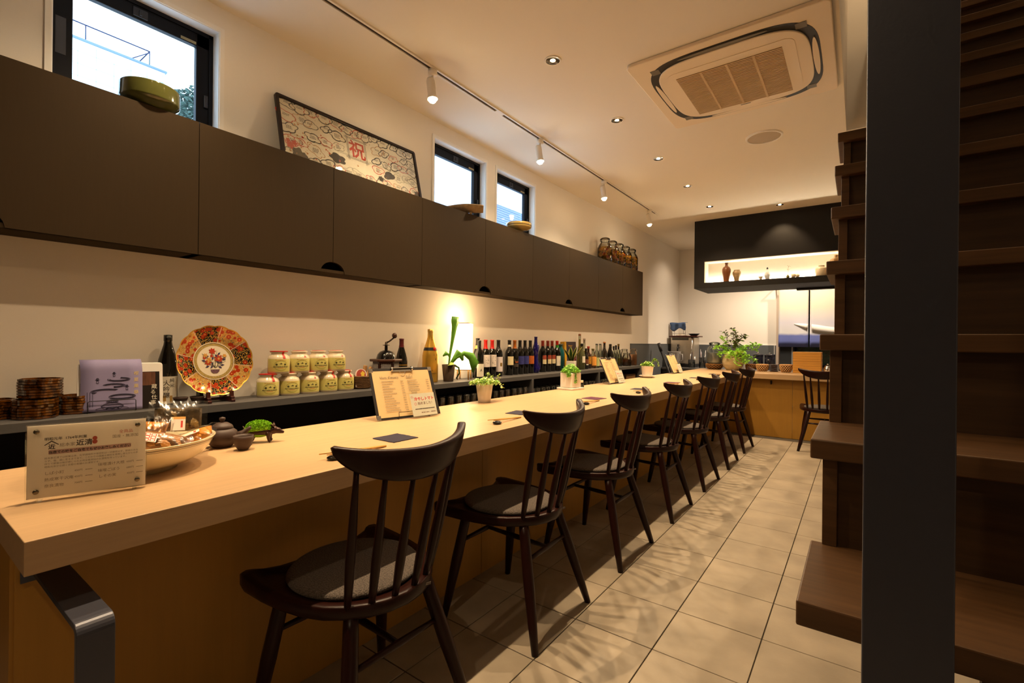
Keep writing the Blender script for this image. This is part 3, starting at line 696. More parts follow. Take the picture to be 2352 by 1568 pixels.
CLR = thin('bottle_glass_clear', (226, 232, 222), .04, 1.0, .03)
SPI = [(0,.003),(.032,0),(.036,.005),(.036,.15),(.03,.175),(.017,.2),(.0135,.215),(.013,.262),(.0155,.264),(.0155,.28),(0,.281)]
SLIM = [(0,.003),(.025,0),(.029,.005),(.029,.16),(.024,.2),(.014,.25),(.0125,.27),(.0125,.365),(.0145,.367),(.0145,.389),(0,.39)]
m_pale = thin('pale_liquor', (226, 212, 150), .01, .2, .05)
bottle('tallest slim clear bottle of pale spirit with cork, behind the others', -2.505, 4.722, SLIM, CLR, name='spirit_bottle', cap=(.368, mat('cork_brown', (140,90,60), .7)), liquid=(.33, m_pale))
bottle('tall clear bottle with silver paper neck, second tallest', -2.512, 4.846, scaled(SLIM, 1, .875), CLR, name='spirit_bottle', cap=(.29, mat('foil_silver', (160,150,140), .5)), liquid=(.2, m_pale))
bottle('clear bottle of olive green liquor with white label and dark cap', -2.450, 4.672, scaled(SPI, 1.03, 1.01), mat('olive_glass', (126, 128, 84), .05, trans=.6), name='spirit_bottle', cap=(.255, m_capblk), labels=[lab(.075, .145, m_paper, .7, -.2)])
bottle('short black liqueur bottle with round dark badge', -2.452, 4.772, scaled(SPI, .85, .82), m_dkglass, name='spirit_bottle', labels=[lab(.06, .11, mat('badge_brown', (120,70,50), .5), .8), lab(.045, .056, m_paper, .5)])
bottle('brown glass bottle with yellow fruit label and rust cap', -2.50, 4.925, scaled(SPI, 1, .9), m_brglass, name='spirit_bottle', cap=(.225, m_caprust), labels=[lab(.05, .135, mat('label_fruit', (214,150,40), .6, noise=.9, nscale=60, dark=.25))])
bottle('squat clear bottle of orange liquor with ink drawn label', -2.50, 5.043, scaled(SPI, 1.15, .80), CLR, name='spirit_bottle', cap=(.2, mat('cork_olive', (110,100,50), .6)), liquid=(.14, mat('orange_liquor', (226,140,40), .06, trans=.4)), labels=[lab(.03, .13, mat('label_ochre', (222,150,60), .6))])
bottle('clear long neck bottle with green tinted label, left of the pair', -2.50, 5.14, scaled(SPI, .95, 1.0), CLR, name='spirit_bottle', cap=(.268, m_capblk), labels=[lab(.02, .12, mat('label_palegreen', (190,196,130), .6))])
bottle('clear long neck bottle with pink tinted label, right of the pair', -2.50, 5.235, scaled(SPI, .95, 1.0), CLR, name='spirit_bottle', cap=(.268, m_capblk), labels=[lab(.02, .12, mat('label_pink', (214,176,160), .6))])
bottle('tall clear bottle with copper rim in front of a brown one', -2.485, 5.318, scaled(SPI, .98, 1.09), CLR, name='spirit_bottle', cap=(.292, mat('copper_cap', (176,110,50), .4)))
bottle('tall brown bottle with copper rim behind the clear one', -2.520, 5.395, scaled(SPI, .98, 1.09), m_brglass, name='spirit_bottle', cap=(.292, mat('copper_cap', (176,110,50), .4)))
bottle('dark green sake bottle left of the round white neck tag', -2.47, 5.450, scaled(SAKE, .9, .9), m_dkglass, name='sake_bottle')
o = bottle('dark sake bottle with a round cream neck tag', -2.50, 5.530, scaled(SAKE, .9, .9), m_dkglass, name='sake_bottle')
MB().lathe([(0, 0), (.022, 0), (.022, .001), (0, .001)], 20).xf(Matrix.Translation((.026, -.012, .20)) @ Matrix.Rotation(PI/2-.15, 4, 'Y')).build('neck_tag', m_paper, o)
bottle('clear bottle with tall black cap in the back row, left', -2.50, 5.625, scaled(SPI, .85, .9), CLR, name='spirit_bottle', cap=(.2, m_capblk))
bottle('clear bottle with black and white banded cap in the back row', -2.505, 5.705, scaled(SPI, .85, .94), CLR, name='spirit_bottle', cap=(.205, m_capblk))
bottle('clear bottle with olive gold cap, last in the back row', -2.508, 5.790, scaled(SPI, .85, 1.0), CLR, name='spirit_bottle', cap=(.21, m_capblk, .25, .279, mat('cap_olive', (130,104,40), .5)))
bottle('small clear bottle with olive contents in front of the back row', -2.425, 5.640, scaled(SPI, .8, .75), CLR, name='spirit_bottle', liquid=(.1, m_pale))
# sake with the big label, near the plate
o = bottle('large dark sake bottle with white calligraphy label left of the plate', -2.505, .822, SAKE, m_dkglass, name='sake_bottle', labels=[(.005, .125, -1.35, .9, m_paper)])
for k, ch in enumerate('大吟醸'): curved_text(ch, .026, m_ink, o, .0392, .087-.027*k, -.42)
for k, ch in enumerate('純米'): curved_text(ch, .020, m_ink, o, .0392, .10-.022*k, .12)
MB().lathe([(.0389, .01), (.0389, .12)], 3, a0=-1.30, a1=-1.05).lathe([(.0390, .01), (.0390, .04)], 5, a0=-.75, a1=-.45).lathe([(.0390, .01), (.0390, .04)], 5, a0=-.1, a1=.15).build('label_stripe', mat('stripe_ochre', (190,150,80), .6), o)
# red burgundy and gold magnum
o = bottle('wine bottle with dark red foil and thin gold lettering behind the grinder', -2.49, 2.160, scaled(BURG, 1, 1.02), m_dkglass, cap=(.25, m_wine))
MB().lathe([(.0333, .188), (.0318, .192)], 14, a0=-1.1, a1=.6, close=False).lathe([(.0402, .130), (.0402, .134)], 14, a0=-1.1, a1=.6, close=False).build('gold_line', m_gold, o)
o = bottle('magnum champagne bottle all in gold foil with black diamond tag', -2.478, 2.415, MAGN, m_gold, name='champagne_bottle', cap=(.335, mat('foil_pale_gold', (206,170,90), .4, metal=.6, bump=.4, bscale=90)), labels=[(.226, .248, -2.2, 1.4, m_capblk)])
P = lambda a, z, e=.0012: ((shellprof(MAGN, z, z, e)[0][0])*math.cos(a), (shellprof(MAGN, z, z, e)[0][0])*math.sin(a), z)
MB().add([P(.02,.235), P(.28,.195), P(-.02,.155), P(-.28,.195)], [(0,1,2,3)]).build('diamond_tag', m_capblk, o)
MB().ell(P(-.05, .237), (.006, .014, .014)).build('red_seal', m_redwax, o)
for k, ch in enumerate('MOËT'): curved_text(ch, .014, m_ink, o, .0302-.0020*k, .262+.017*k, -.25)
curved_text('MOËT & CHANDON', .0085, m_ink, o, .0573, .062, -.55); curved_text('M', .014, m_ink, o, .0573, .08, -.5)

# =====================================================================
# MUSTARD JARS
# =====================================================================
JP = [(0,.002),(.050,0),(.0535,.004),(.054,.077),(.049,.091),(.038,.098),(.036,.104),(.042,.110),(.0425,.116),(0,.1165)]
def mustard():
    t = thing('mustard_jar', '', 'jar', (0,0,0))
    MB().lathe(JP, 32).build('stoneware', m_cream, t)
    MB().lathe([(.0542, .010), (.0546, .012), (.0546, .074), (.0542, .076)], 22, a0=-1.55, a1=.75).build('paper_label', m_lblyel, t)
    c0 = -.22; b = MB()
    def el(rx, rz, w, n=36):
        pts = [( .0550*math.cos(c0+rx*math.cos(a)/.055), .0550*math.sin(c0+rx*math.cos(a)/.055), .042+rz*math.sin(a)) for a in [2*PI*i/n for i in range(n)]]
        p2 = [( .0550*math.cos(c0+(rx-w)*math.cos(a)/.055), .0550*math.sin(c0+(rx-w)*math.cos(a)/.055), .042+(rz-w)*math.sin(a)) for a in [2*PI*i/n for i in range(n)]]
        b.add(pts+p2, [(i, (i+1) % n, n+(i+1) % n, n+i) for i in range(n)])
    el(.0335, .0265, .0010); el(.0300, .0235, .0007)
    b.build('label_oval', mat('label_olive', (140,128,40), .7), t)
    b = MB()
    for dx in (-.0205, .0205):
        n = 12; pts = [(.0551*math.cos(c0+(dx+.0055*math.cos(a))/.055), .0551*math.sin(c0+(dx+.0055*math.cos(a))/.055), .0475+.0055*math.sin(a)) for a in [2*PI*i/n for i in range(n)]]
        b.add(pts, [tuple(range(n))])
    b.add([(.0551*math.cos(c0+x/.055), .0551*math.sin(c0+x/.055), z) for x, z in ((-.009,.050),(-.002,.053),(.001,.057),(.004,.052),(.010,.053),(.003,.048),(-.003,.049))], [tuple(range(7))])
    b.build('label_medals', mat('label_dark_olive', (76,72,34), .7), t)
    curved_text('MOUTARDE DE MEAUX', .0070, m_ink, t, .0552, .0335, c0, bold=.0002); curved_text('POMMERY', .0064, mat('ink_orange', (200,88,40), .7), t, .0552, .0275, c0)
    curved_text('Moutarde Pommery', .0066, mat('ink_orange', (200,88,40), .7), t, .0552, .0690, c0)
    return t
mj = mustard(); first = True
J1 = [(-2.463, y, SZ) for y in (1.250, 1.363, 1.477, 1.591, 1.702)]; J2 = [(-2.463, y, SZ+.1168) for y in (1.306, 1.418, 1.531, 1.643)]
ORD = ['first', 'second', 'third', 'fourth', 'last']
STR = {0: 2, 3: 2, 4: 2, 5: 2, 6: 1, 7: 1, 8: 1, 2: 1, 1: 0}
for k, p in enumerate(J1+J2):
    o = mj if k == 0 else copy_tree(mj); o.location = p; o.rotation_euler = (0, 0, (-.05, .03, .02, .10, .06, -.08, .0, .02, .08)[k])
    low = k < 5
    o['label'] = 'cream mustard jar with yellow label, %s from the left in the %s row' % (ORD[k] if low else ['first','second','third','last'][k-5], 'bottom' if low else 'top'); o['group'] = 'mustard jars stacked in two rows'
for k, o in enumerate([x for x in COL.objects if x.name.startswith('mustard_jar')]):
    red = k in (0, 5)
    MB().lathe([(.0428, .1125), (.0440, .1145), (.0435, .1168), (.0, .1168)] if red else [(.034, .1166), (.033, .1180), (0, .1182)], 24, close=False).build('wax_seal' if red else 'cork_wax', m_redwax, o)
    if STR.get(k):
        z0 = .080; pr = [(.0438, .1165), (.0445, .112), (.0395, .104), (.0392, .099), (.050, .0912), (.0548, .0785)] if STR[k] == 2 else [(.0468, .0935), (.0530, .0835)]
        MB().lathe(pr, 3, a0=-.02, a1=.22, close=False).build('wax_strap', m_redwax, o)

# =====================================================================
# LIT LANTERN, PLANTS AND OTHER SHELF THINGS
# =====================================================================
t = thing('paper_lantern', 'glowing white paper lantern standing between the shelf bottles', 'lantern', (-2.465, 2.765, SZ))
m_lant = bpy.data.materials.new('lantern_paper'); m_lant.use_nodes = True
nt = m_lant.node_tree; b_ = nt.nodes['Principled BSDF']; b_.inputs['Base Color'].default_value = (.9, .84, .7, 1); b_.inputs['Roughness'].default_value = .8; b_.inputs['Emission Color'].default_value = (1, .72, .40, 1); b_.inputs['Emission Strength'].default_value = 2.2
MB().prism(rrect(.115, .115, .022), .075, .435).xf(Matrix.Rotation(.5, 4, 'Z')).build('paper_shade', m_lant, t)
m_fr = mat('lantern_wood', (190, 140, 74), .6)
MB().ring([(x*1.01, y*1.01) for x, y in rrect(.119, .119, .022)], rrect(.113, .113, .021), .073, .079).ring(rrect(.119, .119, .022), rrect(.113, .113, .021), .431, .437).xf(Matrix.Rotation(.5, 4, 'Z')).build('rim', m_fr, t)
for a in (.5+PI/4+k*PI/2 for k in range(4)): MB().tube([(.062*math.cos(a), .062*math.sin(a), .001), (.058*math.cos(a), .058*math.sin(a), .078)], .005).build('foot', m_fr, t)
b = MB()
for z0, w in ((.385, .022), (.365, .018), (.31, .02), (.285, .014), (.258, .022), (.17, .012), (.155, .008)):
    b.quad((.0585, -.02, z0), (.0585, -.02+w, z0+.006), (.0585, -.018+w, z0+.012), (.0585, -.018, z0+.006))
b.xf(Matrix.Rotation(.5-PI/4*0, 4, 'Z')).build('brush_strokes', mat('stroke_brown', (150,70,40), .7), t)
lamp('lantern_lamp', 'POINT', (-2.40, 2.765, SZ+.46), P_LANTERN, (1, .68, .36), size=.05)

# staghorn-like plant in a bark pot
t = thing('potted_plant', 'bright green antler leaved plant in a bark pot before the lantern', 'plant', (-2.432, 2.556, SZ))
MB().lathe([(0,0),(.036,0),(.037,.004),(.049,.123),(.045,.123),(.042,.112),(0,.112)], 20).build('bark_pot', mat('bark', (78, 60, 44), .9, noise=.9, nscale=20, stretch=(6,6,.6), dark=.35, bump=.8, bscale=60), t)
MB().tube([(.036, .026, .118), (.06, .045, .10), (.064, .048, .06), (.045, .036, .02)], [.008, .007, .006, .005]).build('pot_handle', m_leafd, t)
def strap(pts, ws, nz=(1, -.3, 0)):
    b = MB(); pts = [Vector(p) for p in pts]; nz = Vector(nz).normalized(); vs = []
    for i, p in enumerate(pts):
        tt = (pts[min(i+1, len(pts)-1)]-pts[max(0, i-1)]).normalized(); sd = tt.cross(nz).normalized()
        vs += [p+sd*ws[i], p+nz*ws[i]*.25, p-sd*ws[i]]
    return b.add(vs, [(3*i+a, 3*i+a+1, 3*i+a+4, 3*i+a+3) for i in range(len(pts)-1) for a in (0, 1)], 0, True)
lm_ = m_leaf
strap([(0,0,.11),(.005,.01,.20),(.012,.028,.31),(.018,.04,.40),(.02,.045,.44),(.02,.047,.475)], [.005,.009,.014,.022,.034,.030]).build('tall_leaf', lm_, t, solid=.0012)
strap([(0,0,.11),(-.005,.02,.16),(.0,.0,.195),(.0,-.03,.205),(.0,-.06,.185)], [.003,.004,.008,.016,.004]).build('leaf', lm_, t, solid=.0012)
strap([(0,0,.11),(.02,.03,.155),(.04,.06,.21),(.05,.085,.185),(.05,.10,.15)], [.005,.016,.028,.022,.008]).build('leaf', lm_, t, solid=.0012)
strap([(0,0,.11),(.03,.04,.17),(.06,.10,.205),(.08,.16,.18),(.085,.19,.13),(.08,.18,.06)], [.004,.011,.018,.034,.04,.006]).build('leaf', lm_, t, solid=.0012)
strap([(.0,-.01,.112),(.03,-.0,.135),(.05,-.02,.125),(.04,-.05,.118)], [.01,.02,.02,.006], (0,0,1)).build('leaf', m_leaf2, t, solid=.0012)

# coffee grinder
t = thing('coffee_grinder', 'antique coffee grinder with a black dome and patterned tile sides', 'coffee grinder', (-2.45, 1.998, SZ), rz=-.15)
def ngon(r, n, a0=0): return [(r*math.cos(a0+2*PI*i/n), r*math.sin(a0+2*PI*i/n)) for i in range(n)]
MB().prism(ngon(.082, 6, PI/6*0), .018, .160).prism(ngon(.090, 6), 0, .018).build('box', m_darkwood, t, bevel=.002)
MB().prism(ngon(.102, 6), .160, .176).build('top_board', mat('grinder_wood', (70,38,22), .35), t, bevel=.004)
for k in range(6):
    a = PI/6+k*PI/3; rr = .082*math.cos(PI/6)+.0012; b = MB()
    M = Matrix.Translation((rr*math.cos(a), rr*math.sin(a), .115)) @ Matrix.Rotation(a, 4, 'Z')
    MB().cbox((0, 0, 0), (.002, .062, .066)).xf(M).build('tile_inlay', mat('tile_navy', (30,32,60), .3), t)
    for i in range(-4, 5):
        for j in range(-4, 5):
            if (i+j) % 2: b.cbox((.0016, i*.0068, j*.0072), (.0006, .0075, .0018))
            else: b.cbox((.0016, i*.0068, j*.0072), (.0006, .0018, .0085))
    b.xf(M).build('tile_pattern', m_white, t)
MB().lathe([(.062, .176), (.060, .184), (.054, .205), (.040, .222), (.018, .232), (.0, .234)], 28, close=False).build('dome', mat('black_enamel', (14,12,12), .12, coat=.6), t)
MB().lathe([(.010,.23),(.009,.262),(.022,.263),(.022,.266),(.008,.267),(.007,.285),(0,.286)], 18).tube([(0,0,.28),(.01,.015,.288),(.025,.04,.312)], [.006,.005,.005]).build('crank', m_wire, t)
MB().ell((.027, .044, .326), (.017, .017, .018)).build('crank_knob', mat('knob_wood', (60,30,16), .25, coat=.4), t)
# wicker basket with snack packs
t = thing('wicker_basket', 'small wicker basket of snack packets between the jars and the grinder', 'basket', (-2.462, 1.822, SZ))
b = MB().lathe([(0,.002),(.045,0),(.050,.004),(.060,.078),(.054,.078),(.045,.010),(0,.008)], 26)
for z in [.01+.009*i for i in range(8)]: b.tube([((.0505+.0130*z/.078)*math.cos(a)*1.02, (.0505+.0130*z/.078)*math.sin(a)*1.02, z+.0015*math.sin(9*a)) for a in [2*PI*i/36 for i in range(37)]], .0042, 5, caps=False)
b.build('wicker_body', m_wicker, t)
MB().box((-.001, -.001, 0), (.001, .0, .01)).build('liner', m_wicker, t)
tt = frame('snack_packet', 'round topped pink snack packet with a yellow and red print in the basket', 'packet', (-2.432, 1.800, SZ+.012), (.3, 1), .15)
pr = [(-.035, 0), (.035, 0), (.035, .075)]+[(.035*math.cos(a), .075+.035*math.sin(a)) for a in [PI*i/10 for i in range(1, 10)]]+[(-.035, .075)]
MB().prism(pr, -.003, .003).build('pack', mat('pack_white', (230,214,206), .4), tt)
MB().prism([(x*.84, .004+y*.93) for x, y in pr], .003, .0034).build('print', mat('pack_red', (190,80,66), .5, noise=.8, nscale=30, dark=.5), tt)
MB().prism([(.01+.012*math.cos(a)*(1+.2*math.sin(5*a)), .078+.016*math.sin(a)*(1+.2*math.sin(5*a))) for a in [2*PI*i/20 for i in range(20)]], .0034, .0038).build('print', mat('pack_yellow', (222,190,70), .5), tt)
for k, (dx, dy, rot_) in enumerate(((.0, .02, .5), (.012, .055, .75), (-.012, .0, .2))):
    o = MB().box((-.008, -.012, 0), (.008, .012, .12)).build('rusk_packet', mat('rusk', (196,150,96), .6, noise=.8, nscale=60, dark=.5), None, bevel=.004, loc=(-2.462+dx*.6, 1.826+dy*.5, SZ+.022), rot=(-rot_, .1, .2))
    tag(o, ['brown rusk packet leaning in the wicker basket, middle one', 'brown rusk packet leaning furthest right in the wicker basket', 'brown rusk packet at the back of the wicker basket'][k], 'packet')
# striped leaf plant
t = thing('snake_plant', 'snake plant with yellow edged leaves in a white square pot', 'plant', (-2.385, 4.318, SZ), rz=.25)
MB().prism([(-.043,-.043),(.043,-.043),(.043,.043),(-.043,.043)], 0, .105).build('pot', m_potwhite, t, bevel=.004)
MB().box((-.038,-.038,.104), (.038,.038,.1065)).build('soil', m_soil, t)
for k in range(9):
    a = k*2.4; ln = .10+.025*(k % 3); o_ = .012+.045*(k/9); r_ = [(o_*.3*math.cos(a), o_*.3*math.sin(a), .10), (o_*.9*math.cos(a), o_*.9*math.sin(a), .10+ln*.45), (o_*1.7*math.cos(a), o_*1.7*math.sin(a), .10+ln*.8), (o_*2.1*math.cos(a), o_*2.1*math.sin(a), .10+ln)]
    nz = (math.cos(a), math.sin(a), .3)
    strap(r_, [.010, .019, .015, .001], nz).build('leaf_edge', mat('leaf_yellow', (196,190,96), .5), t, solid=.001)
    strap([(x+math.cos(a)*.002, y+math.sin(a)*.002, z) for x, y, z in r_], [.008, .0145, .010, .0005], nz).build('leaf', m_leafd, t, solid=.003)
# books
t = frame('book', 'tall dark cookbook with berry cover leaning on the wall behind the snake plant', 'book', (-2.524, 4.552, SZ+.001), (.06, 1), .06)
MB().box((-.115, 0, -.012), (.115, .30, .012)).build('cover', mat('book_dark', (62, 52, 62), .5, noise=.5, nscale=20, dark=.6), t, bevel=.001)
MB().box((-.03, 0, .012), (.114, .14, .0125)).build('cover_photo', mat('berries', (150, 84, 92), .5, noise=1, nscale=26, dark=.2, kind='voronoi'), t)
MB().box((-.04, .255, .012), (.04, .262, .0125)).box((-.03, .245, .012), (.03, .249, .0125)).build('title_line', m_gold, t)
t = frame('book', 'thin yellow book beside the dark cookbook on the shelf', 'book', (-2.520, 4.408, SZ+.001), (.06, 1), .06)
MB().box((-.018, 0, -.02), (.018, .30, .03)).build('cover', mat('book_yellow', (206,156,30), .5), t, bevel=.001)
# glass jars at the end of the shelf
def clipjar(label, x, y, z, r, h, content, fill, group=None, name='glass_jar', parts=None):
    t = thing(name, label, 'jar', (x, y, z), group=group)
    pr = [(0,.003),(r*.88,0),(r,.006),(r,h*.66),(r*.86,h*.80),(r*.72,h*.86),(r*.72,h*.91),(r*.79,h*.915),(r*.79,h*.935),(r*.80,h*.94),(r*.80,h*.97),(r*.6,h),(0,h)]
    MB().lathe(pr, 26).build('glass_body', m_jarglass, t)
    if content: MB().lathe([(0,.006),(r*.85,.006),(r*.955,.014),(r*.955,min(fill, h*.66)),(0,min(fill, h*.66))], 22).build('contents', content, t)
    a = MB().tube([(r*.80, 0, h*.92), (r*1.02, .0, h*.93), (r*1.04, 0, h*.80), (r*.9, 0, h*.78)], .0018, 5).tube([(r*.82*math.cos(q), r*.82*math.sin(q), h*.925) for q in [2*PI*i/20 for i in range(21)]], .0016, 4)
    a.build('wire_clip', m_chrome, t)
    return t
clipjar('squat clip top jar half full of brown syrup at the shelf end', -2.405, 5.815, SZ, .058, .165, mat('brown_syrup', (96,48,16), .2, noise=.6, nscale=40, dark=.4), .085)
clipjar('clip top jar standing behind the brown syrup jar', -2.49, 5.942, SZ, .05, .215, mat('pale_grain', (206,190,150), .8), .10)
clipjar('clip top jar of pink salt chunks, last on the shelf', -2.405, 6.030, SZ, .05, .22, mat('pink_salt', (206,150,110), .7, noise=.7, nscale=50, dark=.7), .15)
# little dark cups on the shelf
for k, (x, y) in enumerate(((-2.424, .845), (-2.414, .907))):
    o = MB().lathe([(0,.001),(.016,0),(.018,.002),(.028,.030),(.0295,.034),(.0275,.034),(.024,.022),(.014,.006),(0,.005)], 26).build('tea_cup', m_clay, None, loc=(x, y, SZ))
    tag(o, ['small dark clay cup on the shelf, left of the pair', 'small dark clay cup on the shelf, right of the pair next to the plate'][k], 'cup', 'dark cups on the shelf')

# imari plate on its stand
t = frame('porcelain_plate', 'large scalloped porcelain plate with red, gold and black floral panels', 'plate', (-2.424, .990, SZ+.030), (0, 1), .16)
R_ = .162
def scal(a, z): return 1+.022*abs(math.sin(8*a))
def pmesh(r0, r1, n=96, e=0, k=6):
    b = MB(); rad = lambda r: (r-.09)/.072 if r > .09 else 0
    pr = [(r0+(r1-r0)*i/k, 0) for i in range(k+1)]; vs = []
    for r, _ in pr:
        zz = .0+.028*max(0, rad(r))**1.4
        for j in range(n):
            a = 2*PI*j/n; q = r*(1+(.03*abs(math.sin(8*a))-.01)*max(0, (r-.1)/.062)); vs.append((q*math.cos(a), R_+q*math.sin(a), zz+e))
    return b.add(vs, [(i*n+j, i*n+(j+1) % n, (i+1)*n+(j+1) % n, (i+1)*n+j) for i in range(k) for j in range(n)], 0, True)
m_imari = bpy.data.materials.new('imari_panels'); m_imari.use_nodes = True; nt = m_imari.node_tree; N = nt.nodes; Lk = nt.links; pb = N['Principled BSDF']; pb.inputs['Roughness'].default_value = .12; pb.inputs['Metallic'].default_value = .25
tc = N.new('ShaderNodeTexCoord'); mp = N.new('ShaderNodeMapping'); mp.inputs['Location'].default_value = (0, -R_, 0); Lk.new(tc.outputs['Object'], mp.inputs[0])
sep = N.new('ShaderNodeSeparateXYZ'); Lk.new(mp.outputs[0], sep.inputs[0])
def mth(op, a, b=None, c=None):
    n = N.new('ShaderNodeMath'); n.operation = op
    for i, v in enumerate((a, b, c)):
        if v is None: continue
        if isinstance(v, (int, float)): n.inputs[i].default_value = v
        else: Lk.new(v, n.inputs[i])
    return n.outputs[0]
ang = mth('ARCTAN2', sep.outputs[1], sep.outputs[0]); sec = mth('MULTIPLY', mth('ADD', ang, 4*PI+.2), 8/(2*PI)); fr_ = mth('FRACT', sec); par = mth('MODULO', mth('FLOOR', sec), 2.0)
nz1 = N.new('ShaderNodeTexNoise'); nz1.inputs['Scale'].default_value = 120; nz1.inputs['Detail'].default_value = 1; Lk.new(mp.outputs[0], nz1.inputs['Vector'])
scroll = mth('LESS_THAN', mth('ABSOLUTE', mth('SUBTRACT', nz1.outputs['Fac'], .5)), .045)
vo = N.new('ShaderNodeTexVoronoi'); vo.inputs['Scale'].default_value = 42; Lk.new(mp.outputs[0], vo.inputs['Vector'])
vo2 = N.new('ShaderNodeTexVoronoi'); vo2.inputs['Scale'].default_value = 95; Lk.new(mp.outputs[0], vo2.inputs['Vector'])
def mix(f, a, b):
    n = N.new('ShaderNodeMix'); n.data_type = 'RGBA'
    if isinstance(f, (int, float)): n.inputs[0].default_value = f
    else: Lk.new(f, n.inputs[0])
    for i, v in ((6, a), (7, b)):
        if isinstance(v, tuple): n.inputs[i].default_value = (*lin(v), 1)
        else: Lk.new(v, n.inputs[i])
    return n.outputs[2]
blk = mix(scroll, (20, 16, 14), (206, 160, 70)); gol = mix(scroll, (190, 142, 66), (214, 176, 110)); base = mix(par, blk, gol)
base = mix(mth('LESS_THAN', vo2.outputs['Distance'], .22), base, (66, 92, 100))
base = mix(mth('LESS_THAN', vo.outputs['Distance'], .44), base, (176, 58, 24)); base = mix(mth('LESS_THAN', vo.outputs['Distance'], .12), base, (224, 160, 90))
edge = mth('MAXIMUM', mth('LESS_THAN', fr_, .02), mth('GREATER_THAN', fr_, .98)); base = mix(edge, base, (214, 180, 150))
Lk.new(base, pb.inputs['Base Color'])
pmesh(.0001, .162, e=-.004).build('plate_back', mat('porcelain', (228, 220, 204), .15, coat=.5), t)
pmesh(.084, .160, e=-.0015).build('painted_rim', m_imari, t)
pmesh(.158, .1625, e=-.001, k=2).build('gold_edge', m_gold, t)
pmesh(.0845, .0885, e=.0006, k=1).build('white_ring', m_cream, t)
pmesh(.072, .083, e=-.0010, k=1).build('border_ring', mat('border_ochre', (190,164,96), .3, noise=.9, nscale=160, dark=.5), t)
pmesh(.0001, .072, e=-.0012, k=3).build('plate_centre', mat('porcelain_cream', (226, 214, 190), .2), t)
def blob(b, cx, cy, r, pet=5, z=.0003, amp=.25, mi=0):
    n = pet*6; b.add([(cx, cy, z)]+[(cx+r*(1+amp*math.cos(pet*q))*math.cos(q), cy+r*(1+amp*math.cos(pet*q))*math.sin(q), z) for q in [2*PI*i/n for i in range(n)]], [(0, 1+i, 1+(i+1) % n) for i in range(n)], mi)
b = MB()
for x, y, r in ((-.006,.046,.013), (.020,.010,.017), (-.026,-.006,.013), (-.040,.016,.007), (-.01,.024,.006)): blob(b, x, R_+y, r, 7)
b.build('painted_flowers', mat('paint_red', (176, 56, 26), .4), t)
b = MB()
for x, y, r in ((-.022,.006,.010), (-.036,.026,.009), (.046,.024,.008)): blob(b, x, R_+y, r, 6, .0005)
for x, y, r in ((.02,.010,.005), (-.026,-.006,.004)): blob(b, x, R_+y, r, 6, .0006)
b.build('painted_flowers', mat('paint_ochre', (206, 150, 70), .4), t)
b = MB()
for x, y, a in ((.022,.034,.8),(.010,.024,2.2),(-.03,.020,.4),(.042,.006,.2),(.028,-.008,.3),(.016,-.006,2.6),(-.044,.002,2.8),(-.008,-.012,1.2),(-.030,-.026,.4),(.034,-.020,.1),(-.012,-.028,.9),(.024,-.030,2.6),(-.006,.012,1.3),(.046,.016,.5)):
    c_, s_ = math.cos(a), math.sin(a); L_ = .010; w = .0045
    b.add([(x-c_*L_, R_+y-s_*L_, .0004), (x-s_*w, R_+y+c_*w, .0004), (x+c_*L_, R_+y+s_*L_, .0004), (x+s_*w, R_+y-c_*w, .0004)], [(0,1,2,3)])
b.build('painted_leaves', mat('paint_indigo', (60, 50, 84), .4), t)
b = MB()
for x0, y0, x1, y1 in ((.004,-.034,-.034,.02),(.004,-.034,-.006,.04),(.006,-.034,.03,.03),(.006,-.03,.046,.02),(.0,-.03,-.045,-.004),(.008,-.03,.050,.0),(.0,-.03,.014,.05),(.0,-.03,-.05,.036)):
    b.tube([(x0, R_+y0, .0002), ((x0+x1)/2+.004, R_+(y0+y1)/2+.004, .0002), (x1, R_+y1, .0002)], .0007, 4)
b.build('painted_stems', mat('paint_green', (84, 96, 60), .5), t)
b = MB(); b.add([(x, R_+y, .0005) for x, y in ((-.018,-.040),(.022,-.040),(.019,-.050),(.010,-.058),(-.006,-.058),(-.015,-.050))], [tuple(range(6))]); b.build('painted_vase', mat('paint_vase', (120, 84, 96), .5, noise=.9, nscale=150, dark=.4), t)
t = thing('plate_stand', 'dark red carved wooden stand holding the large porcelain plate', 'stand', (-2.42, .99, SZ))
for sy in (-.05, .05):
    pts = [(-.075, 0), (.056, 0), (.058, .010), (.050, .014), (.052, .022), (.042, .026), (.040, .050), (.030, .052), (.028, .026), (-.03, .020), (-.06, .13), (-.07, .13)]
    b = MB(); n = len(pts); b.add([(x, sy-.008, z) for x, z in pts]+[(x, sy+.008, z) for x, z in pts], [tuple(range(n)), tuple(reversed(range(n, 2*n)))]+[(i, (i+1) % n, n+(i+1) % n, n+i) for i in range(n)]); b.build('foot', m_darkwood, t, bevel=.001)
MB().box((-.04, -.05, .006), (-.03, .05, .018)).build('cross_bar', m_darkwood, t)

